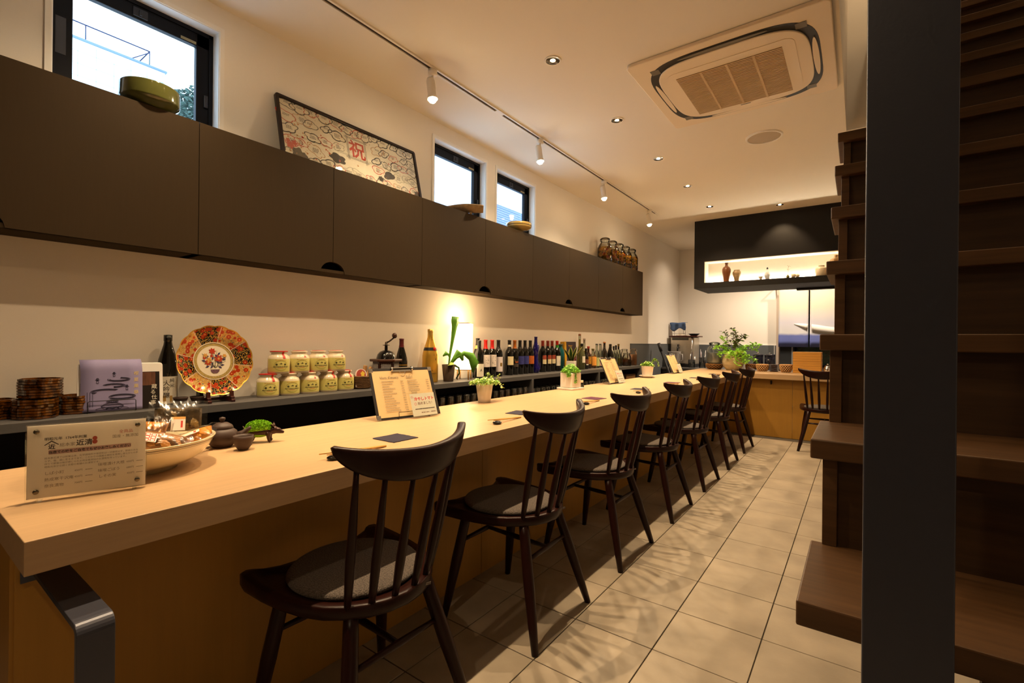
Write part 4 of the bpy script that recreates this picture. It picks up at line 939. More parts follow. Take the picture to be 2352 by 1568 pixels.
# amber glass dishes in four stacks
def dish():
    pts = []; n = 16
    o = [( .060*(1+.05*math.cos(8*a))*math.cos(a), .060*(1+.05*math.cos(8*a))*math.sin(a)) for a in [2*PI*i/48 for i in range(48)]]
    sc_ = lambda q: [(x*q, y*q) for x, y in o]; b = MB(); n = 48; lv = [(sc_(.93), 0), (sc_(1.0), .0022), (sc_(1.0), .0070), (o, .0098)]; b.add([(x, y, z) for r_, z in lv for x, y in r_], [(k*n+i, k*n+(i+1) % n, (k+1)*n+(i+1) % n, (k+1)*n+i) for k in range(3) for i in range(n)]+[tuple(reversed(range(n)))]); i_ = [(x*.93, y*.93) for x, y in o]; n = 48
    b.add([(x, y, .0098) for x, y in o]+[(x, y, .0098) for x, y in i_]+[(x, y, .004) for x, y in i_], [(i, (i+1) % n, n+(i+1) % n, n+i) for i in range(n)]+[(n+i, n+(i+1) % n, 2*n+(i+1) % n, 2*n+i) for i in range(n)]+[tuple(range(2*n, 3*n))])
    return b.build('glass_dish', m_amber, None)
d0 = dish(); used = False
SN = ['bottom', 'second from bottom', 'third from bottom', 'fourth from bottom', 'fifth from bottom', 'sixth from bottom', 'top']
for sname, sx, sy, sz, cnt in (('front', -2.418, .385, SZ, 7), ('right hand', -2.47, .505, SZ, 7), ('back left', -2.495, .285, SZ, 7), ('raised upper', -2.462, .405, SZ+.0705, 7)):
    for k in range(cnt):
        o = d0 if not used else d0.copy()
        if used: COL.objects.link(o)
        used = True; o.location = (sx+random.uniform(-.001, .001), sy+random.uniform(-.001, .001), sz+.01*k); o.rotation_euler = (0, 0, random.uniform(-.1, .1))
        tag(o, 'amber cut glass dish, %s of the %s stack' % (SN[k], sname), 'dish', 'amber glass dishes in stacks')

# tablet with flyers
t = frame('flyer_tray', 'white rounded tray propped upright behind the purple flyer', 'tray', (-2.404, .6325, SZ+.0052), (.185, .983), .14)
MB().prism(rrect(.27, .188, .012, cy=.094), -.008, 0).build('tray_body', m_white, t, bevel=.003)
MB().box((-.126, .08, 0), (-.123, .11, .0006)).box((.118, .08, 0), (.121, .11, .0006)).build('slot', m_gray, t)
t = frame('flyer', 'black flyer with white lettering tucked behind the purple one', 'flyer', (-2.400, .6325, SZ+.003), (.185, .983), .14)
MB().box((.02, .0, .002), (.122, .152, .0035)).build('sheet', mat('flyer_black', (26,18,16), .4), t)
MB().box((.04, .095, .0035), (.108, .150, .0038)).build('photo', mat('flyer_photo', (110,70,50), .4, noise=.8, nscale=20, stretch=(8,1,1), dark=.4), t)
for k, ch in enumerate('蔵る仕事'): text(ch, .020, m_paper, t, (.094-.004*(k % 2), .082-.022*k, .0041))
t = frame('flyer', 'purple flyer with flowing line drawing curling over the white tray', 'flyer', (-2.397, .600, SZ+.004), (.185, .983), .10)
nu = 16
def fly(u, v):
    x = -.095+.19*u; s_ = .215*v
    if s_ < .165: y, z = s_, .004+.0*s_
    else:
        a = (s_-.165)/.045; y = .165+.045*math.sin(min(a, 1.3)); z = .004-.045*(1-math.cos(min(a, 1.3)))*.9
    return (x-.012*max(0, v-.7), y, z)
MB().grid(fly, 4, nu).build('sheet', mat('flyer_purple', (140, 132, 172), .7), t, solid=.0006)
b = MB(); zf_ = .0052
def curve(pts, w=.0007, zz=None, bb=None):
    (bb or b).tube([(x, y, zf_ if zz is None else zz) for x, y in pts], w, 4)
def spiral(cx, cy, rx, ry, a0, a1, shrink=.0, n=26): return [(cx+rx*(1-shrink*i/n)*math.cos(a0+(a1-a0)*i/n), cy+ry*(1-shrink*i/n)*math.sin(a0+(a1-a0)*i/n)) for i in range(n+1)]
for e in (0, .004, .008):
    curve(spiral(.03, .055, .045-e, .011-e*.6, -2.6, 3.4, .1)); curve(spiral(-.02, .078, .045-e, .010-e*.6, .6, 3.9)); curve(spiral(.005, .100, .035-e, .008-e*.5, -1.6, 2.9)); curve(spiral(.02, .124, .035-e, .008-e*.5, -3.5, 1.4)); curve(spiral(0, .037, .018-e, .006-e*.4, -3, 3.2))
curve(spiral(0, .020, .034, .016, PI, 2*PI)); curve(spiral(0, .020, .034, .005, 0, 2*PI)); curve(spiral(0, -.0+.008, .05, .008, 0, 2*PI)); curve(spiral(0, .020, .030, .012, 0, PI)); curve(spiral(0, .036, .003, .004, 0, 2*PI)); curve([(-.02,.008),(-.01,.014),(.0,.009),(.012,.015),(.02,.010)], .0026)
for cx, cy, s_ in ((-.045, .118, .007), (.045, .088, .007), (.005, .142, .006)):
    curve(spiral(cx, cy+s_*1.3, s_*.45, s_*.45, 0, 2*PI, n=10), .0012); curve([(cx-s_*.5, cy-s_), (cx-s_*.3, cy+s_*.7), (cx+s_*.3, cy+s_*.7), (cx+s_*.5, cy-s_), (cx-s_*.5, cy-s_)]); curve([(cx-s_, cy+s_), (cx, cy+s_*.4), (cx+s_, cy+s_)])
b.build('line_drawing', mat('ink_indigo', (38,34,60), .7), t)
b = MB()
for i in range(3):
    for j in range(14): b.cbox((-.075+.008*i, .075-.0042*j, .0048), (.0018, .0028, .0003))
b.build('small_print', mat('ink_indigo', (38,34,60), .7), t)
for k, ch in enumerate('禊夏菓祭'): text(ch, .017, mat('ink_gold', (226,200,120), .5), t, (.066, .140-.0255*k, .0053))
t = frame('wire_holder', 'black wire easel holding the purple flyer on the shelf', 'holder', (-2.388, .603, SZ+.002), (.185, .983), .10)
MB().tube([(-.078, 0, .01), (-.078, .040, .0065), (-.074, .044, .0065), (.064, .044, .0065), (.068, .040, .0065), (.068, 0, .01), (.068, 0, -.03), (-.078, 0, -.03), (-.078, 0, .01)], .0015, 6).build('wire', m_board, t)
# tumblers below the shelf
g0 = None; cnt = 0
TP = [(0,.0),(.030,.0),(.031,.001),(.031,.010),(.029,.012),(.032,.095),(.0305,.095),(.0275,.014),(.0,.013)]
TP = [(.0335, 0), (.031, .088), (.027, .098), (0, .0985), (0, .0945), (.025, .094), (.029, .086), (.0315, 0)]
rowsn = [('front', -2.362), ('middle', -2.44), ('rear', -2.515)]
for (ya, yb_, nm_, zt) in ((2.238, 3.46, 'left bay', 1.0), (3.56, 4.78, 'middle bay', .78), (4.905, 5.5, 'right bay', .78)):
    y = ya; 
    k = 0
    while y < yb_:
        for rn, x in rowsn[:2]:
            if g0 is None: o = g0 = MB().lathe(TP, 20, close=False).build('tumbler', thin('tumbler_glass', (230,232,230), .10, 1.3, .05), None)
            else: o = g0.copy(); COL.objects.link(o)
            o.location = (x+random.uniform(-.003,.003), y+random.uniform(-.003,.003), .6108); o.scale = (1, 1, zt)
            tag(o, 'upside down glass tumbler in the %s row of the %s below the shelf' % (rn, nm_), 'glass', 'tumblers in the %s row of the %s' % (rn, nm_)); cnt += 1
        y += .086; k += 1
o = MB().box((-2.52, 5.70, .611), (-2.36, 6.0, .70)).build('wooden_crate', mat('crate_wood', (120,84,44), .7, noise=.5, nscale=10, stretch=(8,1,8), dark=.7), None, bevel=.002)
tag(o, 'low brown wooden crate under the right end of the shelf', 'crate')

# =====================================================================
# THINGS ON THE CABINET TOPS
# =====================================================================
KT = KZ1
o = MB().lathe([(0,.002),(.055,.001),(.060,0),(.062,.003),(.088,.018),(.1035,.032),(.1055,.036),(.106,.040),(.1062,.090),(.1055,.094),(.1025,.0955),(.100,.092),(.099,.05),(.08,.03),(0,.02)], 44).build('ceramic_bowl', mat('green_glaze', (84, 86, 40), .12, coat=.6, noise=.5, nscale=12, dark=.5), None, loc=(-2.448, .728, KT))
tag(o, 'glossy olive green ceramic bowl on the cabinet in front of the wide window', 'bowl')
t = thing('clay_platter', 'rough folded beige clay platter on the cabinet below the middle window', 'platter', (-2.455, 2.735, KT), rz=.75)
def plat(u, v):
    x = -.145+.29*u; y = -.065+.13*v; z = .016+.045*(abs(v-.5)*2)**2*(.6+.4*math.sin(3*u))+.02*u
    return (x, y, z)
MB().grid(plat, 16, 8).build('slab', mat('rough_clay', (176, 148, 110), .85, noise=.6, nscale=50, dark=.6, bump=.8, bscale=90), t, solid=.012)
MB().box((-.05, -.02, 0), (-.03, .02, .022)).box((.04, -.02, 0), (.06, .02, .032)).build('feet', mat('rough_clay', (176, 148, 110), .85), t)
o = MB().lathe([(0,.004),(.040,0),(.042,.018),(.075,.024),(.108,.040),(.114,.052),(.111,.058),(.114,.062),(.113,.082),(.104,.084),(.102,.06),(.08,.04),(0,.03)], 44).build('ceramic_bowl', mat('ochre_glaze', (176, 148, 82), .15, coat=.5, noise=.5, nscale=14, dark=.65), None, loc=(-2.444, 3.445, KT))
tag(o, 'footed ochre glazed bowl with a dark ring on the cabinet by the right window', 'bowl')
b = MB().lathe([(.1125,.0565),(.1135,.0585),(.1145,.0605)], 40, loc if False else (0,0,0), close=False).build('dark_ring', m_clay, o)
PLJ = ['first plum jar from the left on the cabinet end', 'second plum liquor jar from the left', 'third plum liquor jar, middle of five', 'fourth plum liquor jar from the left', 'last plum liquor jar at the cabinet end']
m_plums = [m_plum, mat('plum_green', (150, 146, 20), .35, noise=.6, nscale=25, dark=.6), mat('plum_orange', (206, 104, 16), .35, noise=.6, nscale=25, dark=.55)]
pj0 = None
for k in range(5):
    y = 5.265+.205*k
    if pj0 is None:
        t = pj0 = thing('plum_jar', PLJ[0], 'jar', (0,0,0)); r, h = .086, .29
        MB().lathe([(0,.004),(r*.9,0),(r,.010),(r,.165),(r*.86,.20),(r*.60,.232),(r*.58,.248),(r*.68,.250),(r*.68,.258),(r*.70,.262),(r*.70,.276),(r*.5,h),(0,h)], 26).build('glass_body', m_jarglass, t)
        MB().lathe([(0,.006),(r*.9,.006),(r*.965,.016),(r*.965,.160),(r*.86,.18),(0,.18)], 24).build('liquor', m_syrup, t)
        rr = random.Random(3); bs = [MB(), MB(), MB()]; placed = []
        for q in range(900):
            a = rr.uniform(0, 2*PI); rad_ = rr.choice((.066, .066, .04, .015)); z = rr.uniform(.045, .158); p = (rad_*math.cos(a), rad_*math.sin(a), z)
            if all((p[0]-s[0])**2+(p[1]-s[1])**2+(p[2]-s[2])**2 > .0268**2 for s in placed):
                placed.append(p); bs[rr.choice((0, 0, 0, 1, 1, 2))].ell(p, (.0135, .0135, .0135), 10, 7)
        for mb_, mm in zip(bs, m_plums): oo = mb_.build('plums', mm, t); oo['kind'] = 'stuff'
        MB().tube([(r*.72, 0, .256), (r*.95, 0, .262), (r*.97, 0, .215), (r*.8, 0, .21)], .002, 5).tube([(r*.73*math.cos(q), r*.73*math.sin(q), .255) for q in [2*PI*i/20 for i in range(21)]], .002, 4).build('wire_clip', m_chrome, t)
        o = t
    else: o = copy_tree(pj0)
    o.location = (-2.465, y, KT); o.rotation_euler = (0, 0, -.4+.5*k); o['label'] = PLJ[k]; o['group'] = 'plum liquor jars on the cabinet'

# framed picture of signatures
PW, PH = .992, .372
t = frame('framed_picture', 'black framed board of brush drawn clouds round a red character', 'picture', (-2.462, 1.806, KT+.001), (0, 1), .235)
b = MB(); f_ = .018
pr_o = rrect(PW, PH, .014, cy=PH/2); pr_i = rrect(PW-2*f_, PH-2*f_, .006, cy=PH/2)
b.ring(pr_o, pr_i, -.008, .012).build('frame', mat('frame_black', (28, 14, 12), .3), t, bevel=.002)
MB().box((-PW/2+.01, .01, -.006), (PW/2-.01, PH-.01, .001)).build('paper', mat('picture_paper', (250, 242, 222), .6), t)
rr = random.Random(11)
def cloud(cx, cy, s, ang, lob=4):
    pts = []; n = 44; k0 = rr.uniform(0, 6)
    for i in range(n):
        a = 2*PI*i/n; r = s*(.72+.28*abs(math.cos(lob*a/2+k0)))*(1.35 if 1 else 1)
        x = r*1.25*math.cos(a); y = r*.72*math.sin(a); pts.append((cx+x*math.cos(ang)-y*math.sin(ang), cy+x*math.sin(ang)+y*math.cos(ang)))
    return pts
def outline(bb, pts, w, z=.0016):
    n = len(pts); cx = sum(p[0] for p in pts)/n; cy = sum(p[1] for p in pts)/n; vs = [(x, y, z) for x, y in pts]
    for x, y in pts:
        d = math.hypot(x-cx, y-cy) or 1; vs.append((x-(x-cx)/d*w, y-(y-cy)/d*w, z))
    bb.add(vs, [(i, (i+1) % n, n+(i+1) % n, n+i) for i in range(n)])
groups = {'k': MB(), 'r': MB(), 'o': MB(), 'g': MB(), 't': MB()}
cells = []
for i in range(13):
    for j in range(5):
        x = -PW/2+.06+i*.0735+rr.uniform(-.014, .014); y = .045+j*.071+rr.uniform(-.012, .012)
        if abs(x) < .085 and abs(y-.21) < .095: continue
        cells.append((x, y))
for x, y in cells:
    q = rr.random(); s_ = rr.uniform(.025, .038); an = rr.uniform(-.5, .5); pts = cloud(x, y, s_, an, rr.choice((3, 4, 5)))
    if q < .52: outline(groups['k'], pts, rr.uniform(.0045, .0075))
    elif q < .66: outline(groups['r'], pts, .005)
    elif q < .76: outline(groups['o'], pts, .0042)
    elif q < .81: outline(groups['g'], pts, .0042)
    elif q < .89: groups['k'].add([(a, b_, .0016) for a, b_ in pts], [tuple(range(len(pts)))])
    else:
        for _ in range(4): blob(groups[rr.choice('ro')], x+rr.uniform(-.02,.02), y+rr.uniform(-.018,.018), rr.uniform(.003,.008), 3, .0017, .3)
    if q < .81:
        for m_ in range(rr.randint(2, 4)):
            yy = y+.008-m_*.007; xa = x-s_*.6+rr.uniform(0, .006); dashes(groups['t'], xa, x+s_*.6-rr.uniform(0, .01), yy, .0042, .0018, .5, rr, .005)
for _ in range(70):
    x, y = rr.uniform(-.45, .45), rr.uniform(.03, .34)
    if abs(x) > .09 or abs(y-.21) > .1: blob(groups[rr.choice('rooo')], x, y, rr.uniform(.002, .006), 3, .00185, .4)
for x, y, r in ((-.44, .085, .02), (-.415, .105, .016), (-.45, .11, .012)): blob(groups['r'], x, y, r, 5, .0019, .2)
for x, y, r in ((-.40, .05, .034), (-.37, .04, .025), (.46, .045, .022), (.16, .07, .018)): blob(groups['k'], x, y, r, 5, .0018, .15)
groups['k'].build('cloud_outlines', mat('brush_black', (18, 14, 16), .7), t); groups['r'].build('cloud_outlines', mat('brush_red', (214, 52, 30), .7), t)
groups['o'].build('cloud_outlines', mat('brush_ochre', (206, 140, 70), .7), t); groups['g'].build('cloud_outlines', mat('brush_grey', (176, 172, 150), .7), t); groups['t'].build('signature_marks', mat('brush_thin', (84, 70, 66), .7), t)
blob_ = MB()
for dx in (-.068, -.060, .060, .068): blob_.cbox((dx, .212, .0018), (.0022, .165, .0004))
for dy in (-.070, -.063, .063, .070): blob_.cbox((0, .212+dy, .0018), (.165, .0022, .0004))
blob_.build('crossed_lines', mat('brush_line', (70, 66, 60), .7), t)
text('祝', .12, mat('brush_red', (214, 52, 30), .7), t, (-.058, .168, .0021), bold=.0022)
MB().box((-PW/2+f_, f_, .004), (PW/2-f_, PH-f_, .0055)).build('glazing', thin('picture_glass', (252,252,250), .0, .35, .03), t)
# =====================================================================
# THINGS ON THE COUNTER
# =====================================================================
CZt = CT+.0004
# acrylic price sign
def sign_paper():
    m = mat('sign_paper', (242, 234, 222), .7); nt = m.node_tree; N = nt.nodes; tl = N.new('ShaderNodeBsdfTranslucent'); tl.inputs[0].default_value = (*lin((246, 238, 226)), 1)
    mx = N.new('ShaderNodeMixShader'); mx.inputs[0].default_value = .5; nt.links.new(N['Principled BSDF'].outputs[0], mx.inputs[1]); nt.links.new(tl.outputs[0], mx.inputs[2]); nt.links.new(mx.outputs[0], N['Material Output'].inputs[0]); return m
t = frame('acrylic_sign', 'clear acrylic sign of pickle prices with four metal studs at the near end', 'sign', (-1.3865, .3075, CZt+.004), (.301, .953), .02)
SW, SH = .203, .158
m_acr = thin('acrylic', (254, 255, 254), .0, .5, .03)
MB().box((-SW/2, 0, .0028), (SW/2, SH, .0058)).build('front_sheet', m_acr, t, bevel=.0004, seg=1)
MB().box((-SW/2, 0, -.0058), (SW/2, SH, -.0028)).build('back_sheet', m_acr, t, bevel=.0004, seg=1)
MB().box((-SW/2+.002, .002, -.0015), (SW/2-.002, SH-.002, .0010)).build('paper_card', sign_paper(), t)
for sx in (-1, 1):
    for sy in (.017, SH-.014):
        MB().lathe([(0,.0085),(.0045,.0085),(.0050,.0075),(.0050,.0059)], 18, close=False).lathe([(.0032,-.010),(.0032,.0059)], 12).build('stud', mat('stud_metal', (120,112,96), .3, metal=.9), t, loc=(sx*(SW/2-.017), sy, 0))
    MB().box((sx*(SW/2-.022)-.004, -.004, -.012), (sx*(SW/2-.022)+.004, .001, .012)).build('foot', m_acr, t)
z_ = .0014; m_sgrey = mat('ink_faded', (140, 122, 104), .7); m_sred = mat('ink_sign_red', (196, 84, 62), .7); m_sk = mat('ink_sign_black', (60, 48, 44), .7)
def stx(s, x, y, size, m=m_sk, **k): return text(s, size, m, t, (x-SW/2, SH-y, z_), **k)
stx('明和元年  1764年創業', .0285, .0345, .0072, bold=.0001)
stx('近', .0345, .0530, .0115, bold=.0003); stx('総本家', .0525, .0495, .0085, m_sgrey); stx('近清', .0790, .0500, .0140, bold=.0003)
b = MB()
for sgn in (-1, 1): b.add([(.0400-SW/2, SH-.0355, z_), (.0400-SW/2, SH-.0380, z_), (.0400+sgn*.0105-SW/2, SH-.0455, z_), (.0400+sgn*.0118-SW/2, SH-.0445, z_)], [(0,1,2,3)])
b.build('roof_mark', m_sk, t)
b = MB(); b.add([(.1105-SW/2+.0042*math.cos(a), SH-.0375+.0045*math.sin(a), z_) for a in [2*PI*i/16 for i in range(16)]], [tuple(range(16))]); b.add([(.1105-SW/2+.0045*math.cos(a), SH-.0455+.0048*math.sin(a), z_) for a in [2*PI*i/16 for i in range(16)]], [tuple(range(16))]); b.build('gourd_stamp', m_sred, t)
stx('全商品', .152, .0305, .0085, m_sred); stx('国産・無添加', .1405, .0405, .0078, m_sgrey)
MB().prism(rrect(.139, .0095, .002, cx=.1045-SW/2, cy=SH-.0605), z_-.0003, z_-.0001).build('pink_band', mat('band_pink', (206, 166, 156), .7), t)
stx('当店での味をご自宅でもぜひお楽しみください', .1045, .0632, .0066, align='CENTER', bold=.0002)
for k, s_ in enumerate(('総本家近清では創業以来、化学調味料や保存料は一切使用せず、野菜のみな', 'らず、塩、酒に至るまで全て、こだわりの国産の原料を使用し昔ながらの手', '作りで野菜の味が感じられる完全無添加のお漬物を作っています。', '明和元年から続く京都の老舗のお漬物です。')): stx(s_, .0290, .0745+.0062*k, .00465, m_sgrey)
for s_, pr_, x, y in (('しば小町', '450円', .029, .1080), ('熟成寒干沢庵', '450円', .029, .1215), ('奈良漬物', '700円', .029, .1350), ('味噌漬け大根', '650円', .116, .1010), ('味噌ごぼう', '680円', .116, .1145), ('しその実', '450円', .117, .1275)):
    stx(s_, x, y, .0078, m_sgrey); stx(pr_, x+(.048 if x < .1 else .050), y-.001, .0054, m_sgrey)
b = MB()
for x, y in ((.095,.1060),(.095,.1195),(.095,.1330),(.184,.0990),(.184,.1125),(.184,.1255)): dashes(b, x-SW/2, x-SW/2+.012, SH-y, .0012, z_, .2, None, .002)
b.build('small_print', m_sgrey, t)

# big oval bowl with packets
t = thing('serving_bowl', 'large oval cream bowl with two dark rim lines holding pickle packets', 'bowl', (-1.558, .440, CZt))
def oval(pr, n=64): return MB().lathe(pr, n, ex=1, ey=1.02)
BP = [(0,.012),(.080,.012),(.088,.0),(.092,.0),(.096,.012),(.120,.016),(.150,.034),(.168,.058),(.176,.076),(.179,.080),(.176,.081),(.172,.076),(.160,.054),(.140,.032),(.110,.022),(0,.020)]
oval(BP).build('bowl_body', mat('bowl_cream', (236, 222, 184), .14, coat=.6), t)
def orad(z):
    return [(r, zz) for r, zz in BP][8]
MB().lathe([(.1752,.0725),(.1757,.0738)], 64, ex=1.002, ey=1.022, close=False).lathe([(.1732,.0682),(.1736,.0690)], 64, ex=1.004, ey=1.024, close=False).build('rim_lines', m_clay, t)
MB().lathe([(.0925,.004),(.0928,.0055)], 48, ex=1.0, ey=1.02, close=False).build('foot_line', m_clay, t)
m_bag = thin('clear_bag', (250, 250, 248), .03, .9, .2)
m_lblw = mat('packet_label', (240, 228, 214), .6)
def packet(label, loc, rot, w, h, th, m, seedv=0, lbl=None, bagw=1.25, bagh=1.35):
    t = thing('pickle_packet', label, 'packet', loc, rot=rot)
    r = random.Random(seedv)
    def pil(u, v, sgn):
        x = (u-.5)*w; y = (v-.5)*h; e = max(0, 1-abs(2*u-1)**3)*max(0, 1-abs(2*v-1)**3)
        return (x, y, sgn*th*.5*e**.5+th*.12*math.sin(9*u+seedv)*math.sin(7*v)*e)
    b = MB(); b.grid(lambda u, v: pil(u, v, 1), 14, 14); b.grid(lambda u, v: pil(u, v, -1), 14, 14); b.build('pickles', m, t)
    b = MB().grid(lambda u, v: ((u-.5)*w*bagw, (v-.5)*h*bagh+h*.06, th*.62*(max(0, 1-abs(2*u-1)**2)*max(0, 1-abs(2*v-1)**2))+.003*math.sin(25*u+11*v)+.0006), 16, 12); b.build('bag', m_bag, t)
    if lbl:
        lx, ly, lw, lh, kind_ = lbl; zz = th*.62+.0045
        MB().box((lx-lw/2, ly-lh/2, zz-.0006), (lx+lw/2, ly+lh/2, zz)).build('sticker', m_lblw, t)
        if kind_ == 'red':
            b = MB()
            for i in range(-1, 2):
                for j in range(-1, 2):
                    if (i, j) == (0, 0): b.lathe([(lw*.10, zz+.0001), (lw*.15, zz+.0001)], 16, (lx, ly, 0), close=False)
                    b.ring(rrect(lw*.28, lh*.28, .001, cx=lx+i*lw*.31, cy=ly+j*lh*.31), rrect(lw*.17, lh*.17, .001, cx=lx+i*lw*.31, cy=ly+j*lh*.31), zz, zz+.0002)
            b.build('sticker_print', mat('print_red', (206, 60, 44), .6), t)
        else:
            MB().box((lx+lw*.18, ly-lh*.30, zz), (lx+lw*.32, ly+lh*.2, zz+.0002)).build('sticker_print', mat('print_red', (206, 60, 44), .6), t)
            MB().box((lx-lw/2, ly+lh*.33, zz), (lx+lw/2, ly+lh*.5, zz+.0002)).build('sticker_stripe', mat('print_orange', (226, 170, 90), .6), t)
    return t
m_pk1 = mat('pickle_brown', (168, 112, 52), .3, noise=.8, nscale=30, stretch=(1,4,1), dark=.6, bump=.6, bscale=60)
m_pk2 = mat('pickle_orange', (226, 150, 60), .3, noise=.6, nscale=22, dark=.75, bump=.4, bscale=50)
m_pk3 = mat('pickle_olive', (142, 112, 62), .35, noise=.95, nscale=70, dark=.4, bump=.9, bscale=90)
packet('tall standing packet of olive brown shredded pickles at the back of the bowl', (-1.610, .556, CT+.112), (1.15, .05, 1.25), .115, .070, .030, m_pk3, 1, (.0, -.018, .034, .040, 'w'), 1.25, 1.5)
packet('orange pickle packet leaning at the back left of the bowl', (-1.575, .482, CT+.088), (.8, .1, 1.0), .06, .075, .026, m_pk2, 2)
packet('brown sliced pickle packet with a red and white sticker at the front', (-1.478, .470, CT+.078), (.55, .25, 1.2), .115, .062, .030, m_pk1, 3, (-.030, -.012, .042, .032, 'red'))
packet('yellow pickle packet lying at the right end of the bowl', (-1.502, .560, CT+.078), (.35, -.35, 1.1), .085, .050, .020, m_pk2, 4, (-.006, -.008, .045, .016, 'w'), 1.3, 1.4)
packet('brown pickle packet half hidden behind the acrylic sign', (-1.530, .345, CT+.075), (.5, .0, 1.0), .08, .06, .024, m_pk1, 5)

# teapot, cup, moss pig
t = thing('teapot', 'small matte brown clay teapot beside the big bowl', 'teapot', (-1.668, .700, CZt))
MB().lathe([(0,.001),(.026,0),(.030,.003),(.043,.020),(.046,.034),(.042,.050),(.030,.060),(.026,.061)], 36).build('body', m_clay, t)
MB().lathe([(.031,.0595),(.032,.062),(.028,.070),(.016,.078),(.006,.080),(0,.0805)], 30, close=False).build('lid', m_clay, t)
MB().lathe([(.004,.079),(.005,.083),(.009,.088),(.0085,.094),(0,.097)], 18, close=False).build('lid_knob', m_clay, t)
d_ = Vector((.55, .83, 0)).normalized()
MB().tube([(d_.x*.040, d_.y*.040, .032), (d_.x*.060, d_.y*.060, .040), (d_.x*.078, d_.y*.078, .056), (d_.x*.082, d_.y*.082, .060)], [.014, .0105, .0055, .0045], 14).build('spout', m_clay, t)
MB().tube([(.02, -.036, .038), (.035, -.068, .046), (.042, -.085, .050)], [.008, .008, .010], 12).build('handle', m_clay, t)
o = MB().lathe([(0,.001),(.014,0),(.016,.003),(.0165,.004),(.025,.016),(.0285,.034),(.0292,.045),(.0272,.045),(.026,.034),(.020,.014),(0,.008)], 32).build('tea_cup', m_clay, None, loc=(-1.572, .722, CZt))
tag(o, 'small brown clay tea cup on the counter in front of the teapot', 'cup')
t = thing('moss_planter', 'bronze piglet planter with a back of bright green moss', 'planter', (-1.640, .815, CZt), rz=.90)
b = MB(); b.ell((-.005, 0, .037), (.046, .024, .015), 20, 12); b.ell((.034, 0, .040), (.017, .015, .014)); b.ell((.046, 0, .038), (.014, .0105, .0105)); b.tube([(.046,0,.038), (.060,0,.033), (.068,0,.031)], [.011, .0065, .004], 12)
for sx, fx in ((-.028, -.034), (.022, .024)):
    for sy in (-.014, .014): b.tube([(sx, sy, .034), (sx+.0, sy*1.05, .016), (fx, sy*1.1, .006), (fx+.004, sy*1.1, .003)], [.0095, .0055, .0042, .0046], 10)
m_bronze = mat('bronze', (58, 34, 26), .32, metal=.35)
o = b.build('body', m_bronze, t); md = o.modifiers.new('merge', 'REMESH'); md.mode = 'VOXEL'; md.voxel_size = .0016; md.use_smooth_shade = True
for sy in (-.011, .011): MB().add([(.030, sy*.5, .052), (.040, sy, .050), (.032, sy*1.8, .064), (.028, sy*1.3, .058)], [(0,1,2,3)], 0, True).build('ear', m_bronze, t, solid=.0022)
MB().tube([(-.048, 0, .040), (-.056, .0, .048), (-.060, 0, .056)], [.0035, .0025, .001], 8).build('tail', m_bronze, t)
MB().ell((.052, -.0085, .041), (.0014, .0014, .0014)).ell((.052, .0085, .041), (.0014, .0014, .0014)).build('eyes', m_pebble, t)
mm = mat('moss', (156, 214, 44), .9, noise=.8, nscale=160, dark=.45)
b = MB().ell((-.010, 0, .044), (.043, .023, .028), 24, 12)
o = leaves(2600, lambda r: (lambda a, q: (-.010+.043*math.sin(q)*math.cos(a), .023*math.sin(q)*math.sin(a), .044+.028*math.cos(q)))(r.uniform(0, 2*PI), math.acos(r.uniform(0, 1))), .0052, b, up=1, seedv=4).build('moss', mm, t); o['kind'] = 'stuff'

